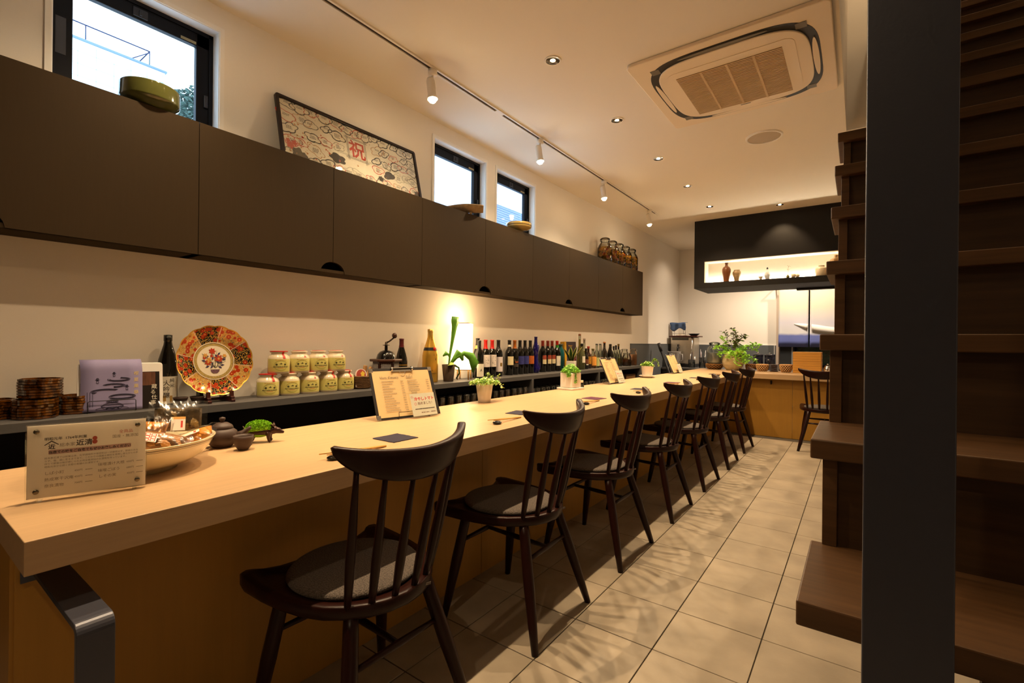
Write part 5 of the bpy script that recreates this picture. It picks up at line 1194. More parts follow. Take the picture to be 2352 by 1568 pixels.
# clipboards with menus
def menu(label, loc, u, lean, label2, cx, grp):
    t = frame('menu_clipboard', label, 'clipboard', loc, u, lean)
    W, H = .325, .238
    MB().prism(rrect(W, H, .012, cx=W/2, cy=H/2), -.0035, 0).build('board', m_board, t, bevel=.0008, seg=1)
    MB().grid(lambda a, b_: (.012+(W-.030)*a, .008+(H-.022)*b_, .0012+.0012*math.sin(5*a)*b_), 8, 4).build('paper', m_kraft, t)
    for x, y in ((.010, .010), (W-.010, .010), (.010, H-.010), (W-.010, H-.010)): MB().cbox((x, y, .0006), (.020, .020, .0016)).build('corner_cap', m_chrome, t, bevel=.0006, seg=1)
    b = MB(); b.box((W/2-.055, H-.020, .0025), (W/2+.055, H-.012, .006)); b.box((W/2-.055, H-.004, -.001), (W/2+.055, H+.001, .007)); b.tube([(W/2-.052, H-.016, .006), (W/2-.052, H-.010, .013), (W/2-.052, H+.002, .006)], .004, 8); b.tube([(W/2+.052, H-.016, .006), (W/2+.052, H-.010, .013), (W/2+.052, H+.002, .006)], .004, 8)
    b.tube([(W/2-.014, H-.020, .006), (W/2-.012, H-.030, .007), (W/2, H-.034, .007), (W/2+.012, H-.030, .007), (W/2+.014, H-.020, .006)], .0013, 5); b.build('spring_clip', m_chrome, t)
    mg = mat('menu_ink', (128, 116, 96), .8); zz = .0040
    text("Hors d'œuvre", .0165, mg, t, (.045, .186, zz), bold=.0002); text('Salad', .0165, mg, t, (.178, .186, zz), bold=.0002); text('Soup', .0150, mg, t, (.190, .110, zz), bold=.0002)
    rr_ = random.Random(5); b = MB()
    for k in range(13): dashes(b, .050, .050+rr_.uniform(.035, .075), .172-.0115*k, .0026, zz, .15, rr_, .006); dashes(b, .145, .160, .172-.0115*k, .0024, zz, .2, rr_, .004)
    for k in range(5): dashes(b, .180, .180+rr_.uniform(.04, .07), .172-.0115*k, .0026, zz, .15, rr_, .006); dashes(b, .280, .296, .172-.0115*k, .0024, zz, .2, rr_, .004)
    b.build('menu_lines', mg, t)
    # card leaning on the clipboard
    uu = Vector((u[0], u[1], 0)).normalized(); nn = Vector((uu.y, -uu.x, 0)); p = Vector(loc)+uu*(cx+.077)+nn*.030
    c = frame('menu_card', label2, 'card', (p.x, p.y, loc[2]), (u[0]*.6, u[1]), lean-.06)
    MB().prism(rrect(.154, .118, .006, cy=.059), -.0004, .0010).build('clear_sleeve', m_acr, c)
    MB().box((-.069, .006, .0012), (.066, .110, .0018)).build('card_paper', mat('card_green', (196, 198, 182), .6, noise=.3, nscale=30, dark=.92), c)
    mr = mat('card_red', (206, 70, 70), .6)
    text('冷やしトマト', .0185, mr, c, (-.050, .078, .0022), bold=.0004); text('始めました！', .0150, mat('card_brown', (120, 90, 80), .6), c, (-.034, .058, .0022), bold=.0001)
    b = MB(); dashes(b, -.052, .055, .036, .0040, .0022, .15, None, .007); b.build('card_line', m_sk, c)
    b = MB(); dashes(b, -.022, .020, .019, .0034, .0022, .3, None, .006); dashes(b, .032, .056, .019, .0040, .0022, .2, None, .005); b.build('card_line', mat('card_brown', (120, 90, 80), .6), c)
    MB().lathe([(.005, 0), (.0062, 0)], 14, (-.046, .062, .0022), close=False).lathe([(.004, 0), (.005, 0)], 14, (-.060, .095, .0022), close=False).build('doodle', mr, c)
    # wire easel
    e = frame('menu_easel', grp, 'easel', (loc[0], loc[1], loc[2]), u, 0)
    b = MB(); x0 = .10
    for x in (x0, x0+.16):
        b.tube([(x, -.0018, -.10), (x, .10, -.064), (x, -.0018, -.016), (x, -.0018, .009), (x, .010, .0105), (x, .028, .008)], .0014, 6)
    b.tube([(x0, -.0018, -.10), (x0+.16, -.0018, -.10)], .0014, 6).tube([(x0, .028, .008), (x0+.16, .028, .008)], .0014, 6); b.build('wire', m_wire, e)
    return t
menu('nearest black clipboard with a tan menu leaning beside the white round pot', (-1.675, 1.322, CZt+.0035), (.20, .98), .40, 'laminated chilled tomato card leaning on the nearest clipboard', .150, 'thin wire easel under the nearest menu clipboard')
menu('middle menu clipboard on the counter behind the square planter', (-1.680, 3.700, CZt+.0035), (.0, 1), .42, 'laminated card leaning on the middle menu clipboard', .120, 'thin wire easel under the middle menu clipboard')
menu('farthest menu clipboard on the counter near the corner', (-1.715, 5.520, CZt+.0035), (.0, 1), .42, 'laminated card leaning on the farthest menu clipboard', .120, 'thin wire easel under the farthest menu clipboard')

# plants on the counter
t = thing('potted_plant', 'trailing small leaved plant in a round white pot on the counter', 'plant', (-1.750, 2.140, CZt))
MB().lathe([(0,.001),(.034,0),(.036,.003),(.0495,.104),(.047,.106),(.045,.100),(0,.098)], 36).build('pot', m_potwhite, t)
MB().lathe([(0,.1005),(.044,.1005)], 20, close=False).build('soil', m_soil, t)
def f1(r):
    a = r.uniform(0, 2*PI); q = math.sqrt(r.random()); return (.092*q*math.cos(a)*.85, .100*q*math.sin(a), .102+.032*(1-q*q)*r.random()+.01*r.random())
mlist = [m_leaf2, m_leaf, mat('leaf_light', (206, 216, 150), .5)]
b = leaves(900, f1, .0125, None, lambda r: r.choice((0, 0, 1, 2)), wide=.9, seedv=1)
sp = [[(0, .05, .11), (.01, .09, .115), (.02, .115, .135), (.01, .125, .155)], [(0, .06, .11), (.02, .10, .10), (.04, .125, .085), (.05, .10, .07)], [(0, .0, .12), (.01, .03, .15), (.0, .02, .165)], [(0, -.05, .11), (.01, -.085, .115), (.02, -.105, .12)], [(0, .07, .11), (0, .11, .12), (.01, .14, .14)], [(0, .05, .11), (.01, .07, .14), (.0, .05, .155), (-.01, .03, .165)]]
for s_ in sp:
    for p, q in zip(s_, s_[1:]): leaves(9, lambda r: tuple(p[i]+(q[i]-p[i])*r.random()+r.uniform(-.003, .003) for i in range(3)), .010, b, lambda r: r.choice((0, 2)), wide=.9, seedv=int(p[1]*1000)+7)
o = b.build('leaves', mlist, t, weld=False); o['kind'] = 'stuff'
b = MB()
for s_ in sp: b.tube(s_, .0008, 4)
o = b.build('stems', m_stem, t); o['kind'] = 'stuff'
t = thing('potted_plant', 'bright green clover like plant spilling over a square white planter', 'plant', (-1.742, 3.147, CZt), rz=-.16)
MB().box((-.074, -.074, 0), (.074, .074, .014)).build('saucer', m_potwhite, t, bevel=.003)
MB().prism([(-.056,-.056),(.056,-.056),(.056,.056),(-.056,.056)], .014, .125).build('planter', m_potwhite, t, bevel=.007)
MB().box((-.05,-.05,.1245), (.05,.05,.1262)).build('soil', m_soil, t)
def f2(r):
    a = r.uniform(0, 2*PI); q = math.sqrt(r.random()); return (.066*q*math.cos(a), .074*q*math.sin(a), .125+.060*(1-q*q)*r.random()+.008*r.random())
b = leaves(1300, f2, .011, None, lambda r: r.choice((0, 0, 0, 1)), wide=.95, seedv=2)
def f3(r): k = r.random(); return (.058+.006*r.random(), -.018+.03*k*r.random()-.012*k, .128-.085*k)
leaves(120, f3, .009, b, 0, wide=.95, seedv=3)
def f4(r): return (.02+.03*r.random(), -.060-.022*r.random(), .128-.035*r.random())
leaves(90, f4, .011, b, 0, wide=.95, seedv=5)
o = b.build('leaves', [mat('leaf_bright', (150, 214, 84), .5, noise=.5, nscale=60, dark=.6), m_leaf2], t, weld=False); o['kind'] = 'stuff'
t = thing('potted_plant', 'bushy little plant in a ribbed white pot standing on a saucer', 'plant', (-1.745, 4.755, CZt))
MB().lathe([(0,.003),(.045,0),(.05,.004),(.080,.016),(.084,.021),(.079,.021),(.05,.010),(0,.009)], 36).build('saucer', m_potwhite, t)
MB().lathe([(0,.011),(.047,.010),(.049,.013),(.062,.112),(.064,.118),(.060,.118),(.058,.110),(0,.108)], 48, fn=lambda a, z: 1+.012*math.cos(24*a)).build('pot', m_potwhite, t)
def f5(r):
    a = r.uniform(0, 2*PI); q = math.sqrt(r.random()); return (.066*q*math.cos(a), .066*q*math.sin(a), .112+.055*(1-q)*r.random()+.015*r.random())
b = leaves(560, f5, .0145, None, lambda r: r.choice((0, 0, 1)), wide=.9, seedv=6)
def f6(r): k = r.random(); return (.03+.04*k, .05+.085*k+.01*r.random(), .14+.05*math.sin(3*k)-.05*k*k+.012*r.random())
leaves(150, f6, .014, b, lambda r: r.choice((0, 1)), wide=.9, seedv=8)
o = b.build('leaves', [m_leaf2, m_leaf], t, weld=False); o['kind'] = 'stuff'
t = thing('spice_shaker', 'tiny glass jar with a pale cap behind the square planter', 'jar', (-1.712, 3.268, CZt))
MB().lathe([(0,.001),(.014,0),(.018,.004),(.018,.030),(.011,.040),(.011,.044)], 18).build('glass_body', m_jarglass, t)
MB().lathe([(0,.004),(.0165,.004),(.0165,.028),(0,.028)], 14).build('contents', mat('herb_grey', (90,96,84), .8), t)
MB().lathe([(.0125,.044),(.0125,.058),(.010,.061),(0,.061)], 16, close=False).build('cap', m_cream, t)

# place settings: napkin, pebble rest, pair of chopsticks
SET = [(.823, 1.138, m_navy, 'nearest', 'navy'), (1.600, 1.925, m_navy, 'second', 'dark grey'), (2.420, 2.720, m_purple, 'third', 'plum coloured'), (3.205, 3.500, m_navy, 'fourth', 'dark grey'), (3.975, 4.270, m_purple, 'fifth', 'violet'), (4.745, 5.040, m_navy, 'sixth', 'dark'), (5.520, 5.810, m_navy, 'seventh', 'dark')]
cs0 = None
for k, (yr, yn, mm, od, cn) in enumerate(SET):
    rr_ = random.Random(k); n = 9; out = []
    for a, b_ in (((-.057,-.057), (.057,-.057)), ((.057,-.057), (.057,.057)), ((.057,.057), (-.057,.057)), ((-.057,.057), (-.057,-.057))):
        for i in range(n):
            q = i/n; out.append((a[0]+(b_[0]-a[0])*q+rr_.uniform(-.002, .002), a[1]+(b_[1]-a[1])*q+rr_.uniform(-.002, .002)))
    o = MB().prism(out, 0, .0022).build('paper_napkin', mm, None, loc=(-1.340, yn, CZt), rot=(0, 0, (.0, .12, -.1, .08, .0, .1, .05)[k]))
    tag(o, '%s square paper napkin at the %s place setting' % (cn, od), 'napkin', 'paper napkins at the place settings')
    o = MB().ell((0, 0, .0065), (.019, .024, .0068), 20, 10).build('chopstick_rest', m_pebble, None, loc=(-1.240, yr+.004, CZt), rot=(0, 0, .2*k))
    tag(o, 'glossy black pebble chopstick rest at the %s place setting' % od, 'chopstick rest', 'pebble chopstick rests')
    for q, (x0, y0, x1, y1, w) in enumerate(((-1.262, yr-.032, -1.262, yr+.20, 'left'), (-1.238, yr-.022, -1.258, yr+.206, 'right'))):
        z0 = .0168; z1 = .0022
        f_r = lambda y: (x0+(x1-x0)*(y-y0)/(y1-y0))
        o = MB().tube([(x0, y0, z0+.0012), ((x0+x1)/2, (y0+y1)/2, (z0+z1)/2+.0008), (x1, y1, z1+.0004)], [.0016, .0025, .0034], 8).build('chopstick', m_chop, None, loc=(0, 0, CZt))
        o.location = (x0, y0, CZt)
        me = o.data
        for v in me.vertices: v.co.x -= x0; v.co.y -= y0
        tag(o, 'pale wooden chopstick, %s one of the %s place setting' % (w, od), 'chopstick', 'chopsticks at the place settings')

# =====================================================================
# RETURN COUNTER AND KITCHEN CORNER
# =====================================================================
t = thing('vase', 'round beige ceramic jar full of leafy nandina branches', 'vase', (-1.362, 6.925, CZt))
MB().lathe([(0,.002),(.075,0),(.085,.004),(.125,.055),(.138,.115),(.132,.170),(.112,.215),(.094,.240),(.096,.252),(.090,.252),(.088,.235),(.10,.205),(.12,.15),(.11,.07),(0,.02)], 44).build('vase_body', mat('vase_glaze', (206, 190, 150), .22, coat=.4, noise=.8, nscale=7, stretch=(.5,.5,3), dark=.62), t)
b = MB(); bl = MB(); rr_ = random.Random(21)
br = [((-.05,-.03,.24), (-.12,-.09,.32), (-.19,-.13,.30)), ((-.04,-.04,.24), (-.10,-.08,.26), (-.15,-.13,.20)), ((.03,-.05,.24), (.08,-.14,.20), (.08,-.17,.08)), ((.02,-.05,.24), (.0,-.14,.26), (-.02,-.19,.17)), ((-.02,0,.24), (-.06,-.02,.42), (-.10,-.05,.50)), ((.04,.02,.24), (.16,.12,.34), (.27,.20,.33)), ((.05,-.02,.24), (.02,-.05,.38), (.0,-.03,.54)), ((-.03,.02,.24), (.05,.03,.36), (.12,.05,.46)), ((.04,-.05,.24), (.12,-.13,.28), (.10,-.22,.24)), ((.05,-.03,.24), (.16,-.05,.25), (.17,-.07,.12)), ((.02,.05,.24), (.14,.10,.30), (.26,.16,.27)), ((.0,.0,.24), (.02,.08,.40), (.10,.14,.44)), ((.05,.0,.24), (.16,.04,.22), (.17,.07,.16)), ((-.04,-.03,.24), (-.08,-.10,.34), (-.10,-.15,.42)), ((.02,-.02,.24), (.06,-.08,.36), (.04,-.10,.48)), ((.03,.04,.24), (.20,.12,.20), (.24,.16,.12)), ((.05,-.06,.24), (.15,-.12,.18), (.16,-.11,.10)), ((.0,.05,.24), (.08,.20,.34), (.20,.30,.34))]
for bi, s_ in enumerate(br):
    pts = [tuple((1-q)**2*s_[0][i]+2*q*(1-q)*s_[1][i]+q*q*s_[2][i] for i in range(3)) for q in [i/8 for i in range(9)]]
    b.tube(pts, [.003-.0002*i for i in range(9)], 5)
    for i in range(2, 9):
        for q in range(5 if i < 8 else 9):
            p = Vector(pts[i])+Vector((rr_.uniform(-.02,.02), rr_.uniform(-.02,.02), rr_.uniform(-.02,.02)))
            leaves(1, lambda r: tuple(p), .052, bl, (1 if bi in (4, 6, 7, 11, 14) and rr_.random() < .75 else 0), wide=.34, seedv=bi*100+i*10+q, up=.45)
o = b.build('branches', m_stem, t); o['kind'] = 'stuff'; o = bl.build('leaves', [mat('leaf_lime', (168, 226, 84), .5), mat('leaf_olive', (92, 98, 44), .5, noise=.7, nscale=30, dark=.5)], t, weld=False, solid=.0004); o['kind'] = 'stuff'
def woven(label, x, y, z, r, h, m=m_wicker, name='woven_basket', cat='basket', group=None, lid=False):
    t = thing(name, label, cat, (x, y, z), group=group)
    MB().lathe([(0,.002),(r*.62,0),(r*.7,.004),(r*.96,h*.55),(r*.94,h*.95),(r*.9,h),(r*.86,h*.95),(r*.6,.012),(0,.01)], 28).build('liner', m_inside, t)
    b = MB()
    for sgn in (1, -1):
        for k in range(16):
            b.tube([((r*(.72+.27*math.sin(min(1, q*1.35)*PI/2)))*1.01*math.cos(2*PI*k/16+sgn*q*1.0), (r*(.72+.27*math.sin(min(1, q*1.35)*PI/2)))*1.01*math.sin(2*PI*k/16+sgn*q*1.0), .004+(h-.006)*q) for q in [i/7 for i in range(8)]], .0032, 5)
    b.tube([(r*.94*math.cos(a), r*.94*math.sin(a), h-.001) for a in [2*PI*i/28 for i in range(29)]], .005, 6, caps=False)
    b.build('weave', m, t); return t
m_cane = mat('cane', (222, 172, 112), .35, coat=.6)
woven('left woven cane basket beside the round vase', -1.150, 6.935, CZt, .062, .088, mat('cane_dark', (136, 90, 44), .45), group=None)
woven('second woven cane basket, between the vase and the dark plates', -1.012, 6.950, CZt, .074, .090, m_cane)
woven('third woven cane basket beside the wooden trays', -.742, 6.930, CZt, .072, .096, m_cane)
p0 = None
for k in range(6):
    if p0 is None: o = p0 = MB().lathe([(0,.001),(.040,0),(.056,.010),(.060,.015),(.055,.014),(.038,.005),(0,.004)], 26).build('small_plate', mat('lacquer_brown', (60, 26, 18), .2, coat=.5), None)
    else: o = p0.copy(); COL.objects.link(o)
    o.location = (-.880, 6.955, CZt+.0155*k); tag(o, 'dark lacquer dish, %s of the stack on the return counter' % ['bottom', 'second', 'third', 'fourth', 'fifth', 'top'][k], 'dish', 'dark lacquer dishes in a stack')
p0 = None
for k in range(9):
    if p0 is None: o = p0 = MB().prism(rrect(.300, .21, .008), 0, .0285).build('wooden_tray', m_bamboo, None, bevel=.003)
    else: o = p0.copy(); COL.objects.link(o)
    o.location = (-.512+random.uniform(-.0015,.0015), 6.965+random.uniform(-.002,.002), CZt+.0290*k); tag(o, 'honey coloured wooden tray, %s of the tall stack' % ['bottom one', 'second from bottom', 'third from bottom', 'fourth from bottom', 'middle one', 'sixth from bottom', 'seventh from bottom', 'second from top', 'top one'][k], 'tray', 'wooden trays in a stack')
t = thing('sugar_pot', 'polished silver lidded pot right of the wooden trays', 'pot', (-.300, 6.90, CZt))
MB().lathe([(0,.001),(.032,0),(.036,.006),(.044,.040),(.040,.075),(.030,.085)], 26).build('pot_body', m_chrome, t)
MB().lathe([(.032,.085),(.026,.100),(.010,.108),(.008,.112),(.010,.120),(0,.124)], 24, close=False).build('lid', m_chrome, t)
t = thing('utensil_jar', 'clear jar of wooden picks behind the stairs on the return counter', 'jar', (-.205, 6.96, CZt))
MB().lathe([(0,.003),(.036,0),(.040,.004),(.040,.10),(.037,.10),(.037,.008),(0,.008)], 24).build('glass_body', m_jarglass, t)
b = MB()
for k in range(12): a = k*2.4; b.tube([(.015*math.cos(a), .015*math.sin(a), .009), (.033*math.cos(a+.4), .033*math.sin(a+.4), .17+.01*(k % 3))], .0022, 5)
b.build('picks', m_chop, t)
t = woven('low brown wicker bowl under the big water jar', -1.612, 6.985, CZt, .112, .074, mat('wicker_ochre', (150, 104, 44), .5))
t = thing('water_jar', 'big clear glass jar of water with a wide neck, in the wicker bowl', 'jar', (-1.612, 6.985, CZt+.078))
WJ = [(0,.004),(.080,0),(.098,.012),(.104,.03),(.104,.185),(.092,.215),(.066,.235),(.064,.270),(.070,.272),(.070,.285),(.064,.288)]
MB().lathe(WJ, 34, close=False).build('glass_body', thin('jar_glass_water', (226,232,232), .06, 1.2, .10), t)
MB().lathe([(0,.006),(.076,.006),(.096,.016),(.1005,.03),(.1005,.150),(0,.150)], 28).build('water', thin('cloudy_water', (226,230,228), .04, .5, .1, ((222,222,218), .8)), t)
MB().lathe([(.0715,.262),(.0725,.285),(.03,.298),(0,.299)], 28, close=False).build('lid', m_jarglass, t)
t = thing('soy_bottle', 'black capped white dispenser behind the round vase', 'dispenser', (-1.385, 7.62, .7205))
MB().lathe([(0,.002),(.048,0),(.052,.006),(.052,.20),(.044,.235),(.020,.250),(0,.252)], 28).build('body', m_white, t)
# kitchen bench along the back wall
t = thing('kitchen_bench', 'low grey kitchen bench along the back wall behind the counter', 'bench', (-1.8, 8.0, 0))
MB().box((-.74, -.46, .69), (.74, .486, .72)).build('bench_top', m_shelf, t, bevel=.002)
MB().box((-.73, -.44, 0), (.73, .48, .69)).build('bench_body', m_inside, t)
# coffee urn
t = thing('water_boiler', 'stainless steel water boiler with a black tap in the kitchen corner', 'boiler', (-2.315, 8.03, .7205))
m_inox = mat('stainless', (206, 196, 180), .3, metal=.7, noise=.3, nscale=8, stretch=(1,1,6), dark=.8)
MB().box((-.19, -.15, .0), (.19, .17, .05)).build('base', m_board, t, bevel=.004)
MB().box((-.185, -.145, .05), (.185, .165, .485)).build('tank', m_inox, t, bevel=.012)
MB().box((-.21, -.17, .486), (.235, .18, .506)).build('top_board', mat('mahogany', (70, 26, 18), .35), t, bevel=.004)
MB().tube([(-.06, -.145, .32), (-.06, -.19, .32), (-.06, -.20, .26)], [.014, .013, .010], 12).cbox((-.06, -.175, .345), (.02, .02, .04)).build('tap', m_board, t)
MB().box((-.165, -.1475, .435), (.10, -.1455, .470)).build('name_strip', mat('strip_dark', (70,72,66), .4), t)
MB().tube([(.155, -.152, .06), (.155, -.152, .48)], .014, 12).build('sight_tube', m_chrome, t)
MB().box((-.185, -.19, .05), (.05, -.146, .062)).build('drip_tray', m_board, t)
t = thing('wire_rack', 'thin wire stand on the boiler carrying a blue cloth', 'rack', (-2.41, 8.01, 1.227))
b = MB()
for x in (-.09, .09):
    for y in (-.06, .06): b.tube([(x, y, .001), (x, y, .205)], .003, 6)
for z in (.04, .205): b.tube([(-.09,-.06,z), (.09,-.06,z), (.09,.06,z), (-.09,.06,z), (-.09,-.06,z)], .003, 6)
b.build('frame', m_chrome, t)
def cl(u, v):
    x = -.12+.25*u; s_ = v*.34; y = -.075+min(max(s_-.13, 0), .15); z = .216+.004*math.sin(9*u) if s_ > .13 else .214-(.13-s_)*(1.0+.25*math.sin(8*u)-.5*abs(u-.5)*1.2)
    return (x+.008*math.sin(12*v), y-.01*math.sin(14*u)*(1-v), z)
o = MB().grid(cl, 20, 14).build('dish_cloth', mat('cloth_blue', (74, 96, 136), .95, noise=.5, nscale=80, dark=.75, bump=.5, bscale=200), None, loc=(-2.41, 8.01, 1.227), solid=.003)
tag(o, 'blue cloth draped over the wire stand on the boiler', 'cloth')
o = MB().grid(lambda u, v: (-.08+.17*u, -.055+.065*v, .004+.028*math.exp(-((u-.45)**2+(v-.5)**2)*14)+.004*math.sin(15*u)*math.sin(9*v)), 16, 10).build('folded_napkin', mat('cloth_stripe', (196, 180, 160), .95, noise=.9, nscale=40, stretch=(6,1,1), dark=.55), None, loc=(-2.34, 7.925, 1.2285), solid=.004)
tag(o, 'crumpled striped beige cloth on top of the boiler', 'cloth')
o = MB().lathe([(0,.002),(.045,0),(.055,.006),(.085,.030),(.088,.036),(.082,.034),(.05,.012),(0,.008)], 30).build('small_bowl', mat('bowl_teal', (36, 50, 60), .3), None, loc=(-2.160, 7.99, 1.2268))
tag(o, 'dark teal bowl at the right end of the boiler top', 'bowl')
t = thing('measuring_jug', 'translucent white measuring jug standing in front of the boiler', 'jug', (-2.375, 7.70, .7205))
m_jug = mat('jug_plastic', (206, 202, 200), .35, trans=.25)
MB().lathe([(0,.003),(.070,0),(.074,.005),(.090,.245),(.094,.25),(.088,.25),(.071,.010),(0,.008)], 32).build('jug_body', m_jug, t)
MB().tube([(.086,-.02,.21), (.125,-.03,.21), (.130,-.03,.12), (.08,-.02,.09)], .008, 8).build('handle', m_jug, t)
MB().add([(-.085,-.02,.25), (-.12,-.03,.262), (-.085,-.045,.25), (-.082,-.03,.215)], [(0,1,3), (1,2,3)]).build('spout', m_jug, t, solid=.003)
for k, x in enumerate((-1.232, -1.075)):
    t = thing('canister', ['black lidded canister on the bench, left of the pair', 'black lidded canister on the bench, right of the pair'][k], 'canister', (x, 8.05, .7205), group='black canisters on the bench')
    mk = mat('enamel_navy', (22, 20, 30), .2, coat=.4)
    MB().lathe([(0,.002),(.064,0),(.068,.005),(.068,.205),(.060,.210)], 30).build('can_body', mk, t)
    MB().lathe([(.070,.200),(.071,.222),(.062,.232),(.0,.236)], 30, close=False).build('lid', mk, t); MB().ell((0, 0, .245), (.012, .012, .012)).build('lid_knob', m_chrome, t); MB().ell((-.01, -.068, .15), (.012, .008, .012)).build('clasp', m_chrome, t)
for k, (x, y, h, r, c) in enumerate(((-2.140, 7.80, .125, .055, 0), (-1.985, 7.83, .165, .055, 1))):
    t = thing('utensil_glass', ['wide glass tumbler holding a spoon beside the boiler', 'glass canister of small tools left of the water jar'][k], 'glass', (x, y, .7205))
    MB().lathe([(0,.004),(r*.85,0),(r*.9,.004),(r,h),(r*.94,h),(r*.84,.012),(0,.010)], 26).build('glass_body', m_jarglass, t)
    b = MB()
    for q in range(3+2*k): a = q*2.1+.4; b.tube([(r*.3*math.cos(a), r*.3*math.sin(a), .013), (r*.85*math.cos(a), r*.85*math.sin(a), h+.05+.02*q)], .003, 6)
    b.build('utensils', m_chrome, t)
t = thing('squeegee', 'black handled pole leaning in the kitchen corner behind the menu', 'pole', (-2.20, 7.02, 0))
MB().tube([(.20, .0, .012), (-.02, .06, .55), (-.20, .10, .98)], [.014, .014, .017], 12).build('handle', m_board, t)
MB().tube([(-.20, .10, .98), (-.245, .115, 1.10)], [.022, .024], 14).build('grip', m_board, t)
MB().tube([(.02, .0, .60), (-.11, .06, .93)], .010, 10).build('silver_tube', m_chrome, t)

# =====================================================================
# NICHE DISPLAY AND CURTAIN
# =====================================================================
NZ = 1.9085; NY = 6.668
def pot(name, label, cat, x, prof, m, y=NY):
    o = MB().lathe(prof, 26).build(name, m, None, loc=(x, y, NZ)); tag(o, label, cat); return o
pot('stoneware_bottle', 'tall brown stoneware bottle at the left of the lit niche', 'bottle', -1.402, [(0,.002),(.034,0),(.037,.006),(.040,.06),(.052,.13),(.052,.165),(.042,.190),(.020,.205),(.016,.235),(.021,.240),(.021,.25),(0,.25)], mat('stoneware_brown', (116, 66, 28), .35, noise=.7, nscale=12, dark=.5))
pot('stoneware_vase', 'short speckled tan vase beside the brown bottle in the niche', 'vase', -1.277, [(0,.002),(.027,0),(.030,.006),(.036,.05),(.051,.100),(.049,.122),(.034,.138),(.038,.146),(.03,.146),(0,.14)], mat('stoneware_tan', (150, 124, 86), .4, noise=.8, nscale=30, dark=.5))
pot('sake_cup', 'tiny pale flared cup in the lit niche', 'cup', -1.000, [(0,.001),(.013,0),(.014,.008),(.030,.036),(.032,.042),(.029,.042),(.012,.012),(0,.010)], m_cream)
t = thing('sake_flask', 'blue and white porcelain flask with a dark stopper in the niche', 'flask', (-.926, NY, NZ))
MB().lathe([(0,.002),(.023,0),(.025,.005),(.034,.05),(.032,.075),(.016,.095),(.009,.105),(.008,.130)], 26).build('flask_body', mat('porcelain_blue', (214, 214, 214), .2, noise=.9, nscale=34, dark=.45), t)
MB().lathe([(0,.128),(.010,.128),(.011,.140),(.007,.150),(0,.152)], 18).build('stopper', m_board, t)
t = thing('bud_vase', 'small round green bud vase with a bare twig', 'vase', (-.704, NY, NZ))
MB().lathe([(0,.001),(.010,0),(.018,.010),(.019,.020),(.010,.034),(.007,.042)], 20).build('vase_body', mat('vase_olive', (110, 104, 50), .3), t)
MB().tube([(0,0,.04), (.004,0,.08), (.0,.002,.115), (.012,0,.150), (.028,0,.140)], .0015, 5).tube([(.002,0,.10), (-.012,0,.112)], .0012, 4).tube([(.002,0,.10), (.022,0,.106)], .0012, 4).tube([(.01,0,.14), (-.006,0,.158)], .0012, 4).build('twig', m_stem, t)
t = thing('tiny_teapot', 'tiny white porcelain teapot in the lit niche', 'teapot', (-.615, NY, NZ))
MB().ell((.012, 0, .024), (.026, .022, .022)).build('body', m_cream, t); MB().lathe([(.020,.0),(.028,.045),(.024,.046),(.016,.008)], 18, (-.030, 0, 0)).build('cup', m_cream, t); MB().tube([(.036,0,.026), (.052,0,.034), (.050,0,.018), (.036,0,.014)], .003, 6).build('handle', m_cream, t)
pot('storage_jar', 'squat cream lidded jar at the right of the niche', 'jar', -.364, [(0,.002),(.058,0),(.062,.006),(.063,.085),(.052,.102),(.036,.108),(.038,.118),(.042,.124),(0,.125)], m_cream)
pot('storage_jar', 'tall ochre bottle at the far right of the niche by the stairs', 'jar', -.215, [(0,.002),(.066,0),(.070,.006),(.072,.15),(.060,.185),(.030,.200),(.022,.212),(.022,.235),(0,.236)], mat('jar_ochre', (176, 130, 66), .25, coat=.4))
# noren
t = thing('noren_curtain', 'split white curtain fading to blue at the hem, hung in the doorway', 'curtain', (-.60, 8.33, 1.066))
m_nor = bpy.data.materials.new('noren_cloth'); m_nor.use_nodes = True; nt = m_nor.node_tree; N = nt.nodes; Lk = nt.links; pb = N['Principled BSDF']; pb.inputs['Roughness'].default_value = .9
tc = N.new('ShaderNodeTexCoord'); sep = N.new('ShaderNodeSeparateXYZ'); Lk.new(tc.outputs['Object'], sep.inputs[0])
nz = N.new('ShaderNodeTexNoise'); nz.inputs['Scale'].default_value = 6; Lk.new(tc.outputs['Object'], nz.inputs['Vector'])
zz = N.new('ShaderNodeMath'); zz.operation = 'MULTIPLY_ADD'; Lk.new(nz.outputs['Fac'], zz.inputs[0]); zz.inputs[1].default_value = .05; Lk.new(sep.outputs[2], zz.inputs[2])
cr = N.new('ShaderNodeValToRGB'); e = cr.color_ramp.elements; e[0].position = .195; e[0].color = (*lin((98, 110, 178)), 1); e[1].position = .235; e[1].color = (*lin((206, 206, 210)), 1)
e2 = cr.color_ramp.elements.new(.40); e2.color = (*lin((196, 194, 206)), 1); e3 = cr.color_ramp.elements.new(.62); e3.color = (*lin((206, 198, 180)), 1)
Lk.new(zz.outputs[0], cr.inputs[0]); Lk.new(cr.outputs[0], pb.inputs['Base Color'])
for x0, x1 in ((-.398, -.006), (.012, .404), (.422, .81)):
    MB().grid(lambda u, v: (x0+(x1-x0)*u, .006*math.sin(7*u+3*v)*(1-v*.6), .93*v), 14, 10).build('panel', m_nor, t, solid=.0012)
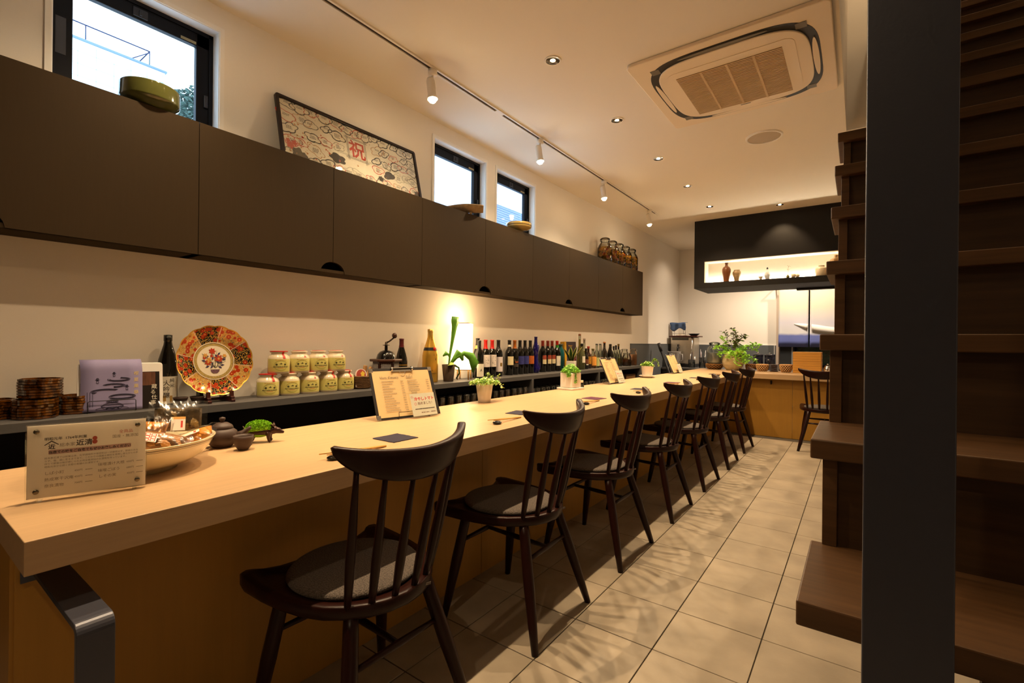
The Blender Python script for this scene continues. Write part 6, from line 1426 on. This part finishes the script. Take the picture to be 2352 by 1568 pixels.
def swirl(i0, i1, x_lo, x_hi):
    b = MB(); n = 24; vs = []
    for i in range(n+1):
        q = i/n; x = -.19+.60*q; zc = .345-.14*math.sin(q*1.5)+.02*q; w = .13*math.sin(min(1, q*1.6+.05)*PI/2)*(1-.25*q)
        vs += [(x, -.009, zc+w*.62), (x, -.009, zc-w*.38)]
    fs = [(2*i, 2*i+1, 2*i+3, 2*i+2) for i in range(n) if (vs[2*i][0] >= x_lo and vs[2*i+2][0] <= x_hi)]
    return b.add(vs, fs, 0, True)
m_sw = mat('noren_swirl', (214, 209, 203), .9)
swirl(0, 0, -.39, -.008).build('wave_print', m_sw, t, solid=.0006); swirl(0, 0, .014, .40).build('wave_print', m_sw, t, solid=.0006)
MB().tube([(-.47, .002, .935), (1.18, .002, .935)], .010, 10).build('rod', m_bamboo, t)
for x in (-.462, 1.172): MB().box((x-.006, -.006, .922), (x+.006, .1695, .948)).build('rod_bracket', m_bamboo, t)

# =====================================================================
# OUTSIDE THE WINDOWS
# =====================================================================
m_ext = mat('ext_wall', (222, 236, 240), .9)
t = thing('neighbour_building', 'pale tiled building with a roof railing seen through the wide window', 'building', (-9.3, 0, 0))
MB().box((-6, -9, 0), (0, 2.97, 5.47)).build('wall_block', m_ext, t)
MB().box((-6, -9, 5.47), (.03, 2.99, 5.50)).build('parapet', mat('ext_parapet', (104, 122, 160), .9), t)
b = MB()
for y in (-1.2, -.4, .4, 1.2, 2.0, 2.8): b.tube([(-.15, y, 5.50), (-.15, y, 5.80)], .008, 6)
b.tube([(-.15, -3, 5.80), (-.15, 2.8, 5.80)], .010, 6).tube([(-.15, 2.8, 5.80), (-1.0, 2.8, 5.80)], .010, 6).tube([(-.15, 2.5, 5.52), (-.15, 2.8, 5.78)], .008, 6)
b.build('railing', mat('ext_rail', (40, 48, 80), .7), t)
b = MB()
for i in range(34): y = -4+.21*i; b.box((.001, y, 2.5), (.004, y+.006, 5.43))
for i in range(16): z = 2.6+.18*i; b.box((.001, -4, z), (.004, 2.97, z+.006))
o = b.build('tile_joints', mat('ext_joint', (150, 178, 188), .9), t)
t = thing('garden_tree', 'leafy tree beside the pale building seen through the wide window', 'tree', (-8.9, 3.17, 0))
MB().tube([(0,0,0), (.03,0,2.4), (.0,.03,4.6)], [.09, .06, .02], 8).build('trunk', m_stem, t)
o = leaves(2200, lambda r: (lambda a, q, z: (.32*q*math.cos(a), .30*q*math.sin(a)*(1-z*.5), 3.6+1.50*z))(r.uniform(0, 2*PI), math.sqrt(r.random()), r.random()), .075, None, wide=.6, seedv=12).build('foliage', mat('tree_leaf', (70, 92, 84), .8), t, weld=False); o['kind'] = 'stuff'
t = thing('cladded_house', 'house wall of horizontal grey cladding seen through the right window', 'building', (-6.2, 9.25, 0))
MB().box((-3, -1.5, 0), (0, 3, 4.0)).build('wall_block', mat('ext_clad', (120, 140, 176), .9), t)
b = MB()
for k in range(52): b.box((.0, -1.5, 1.5+.048*k), (.012, 3, 1.5+.048*k+.034))
b.build('cladding', mat('ext_clad', (120, 140, 176), .9), t)
MB().box((-3, -1.55, 4.0), (.03, 3, 4.04)).build('coping', m_ext, t)
MB().box((-3, -.55, 4.04), (-.6, 3, 6.5)).build('upper_block', mat('ext_upper', (196, 206, 226), .9, noise=.6, nscale=30, dark=.85), t)
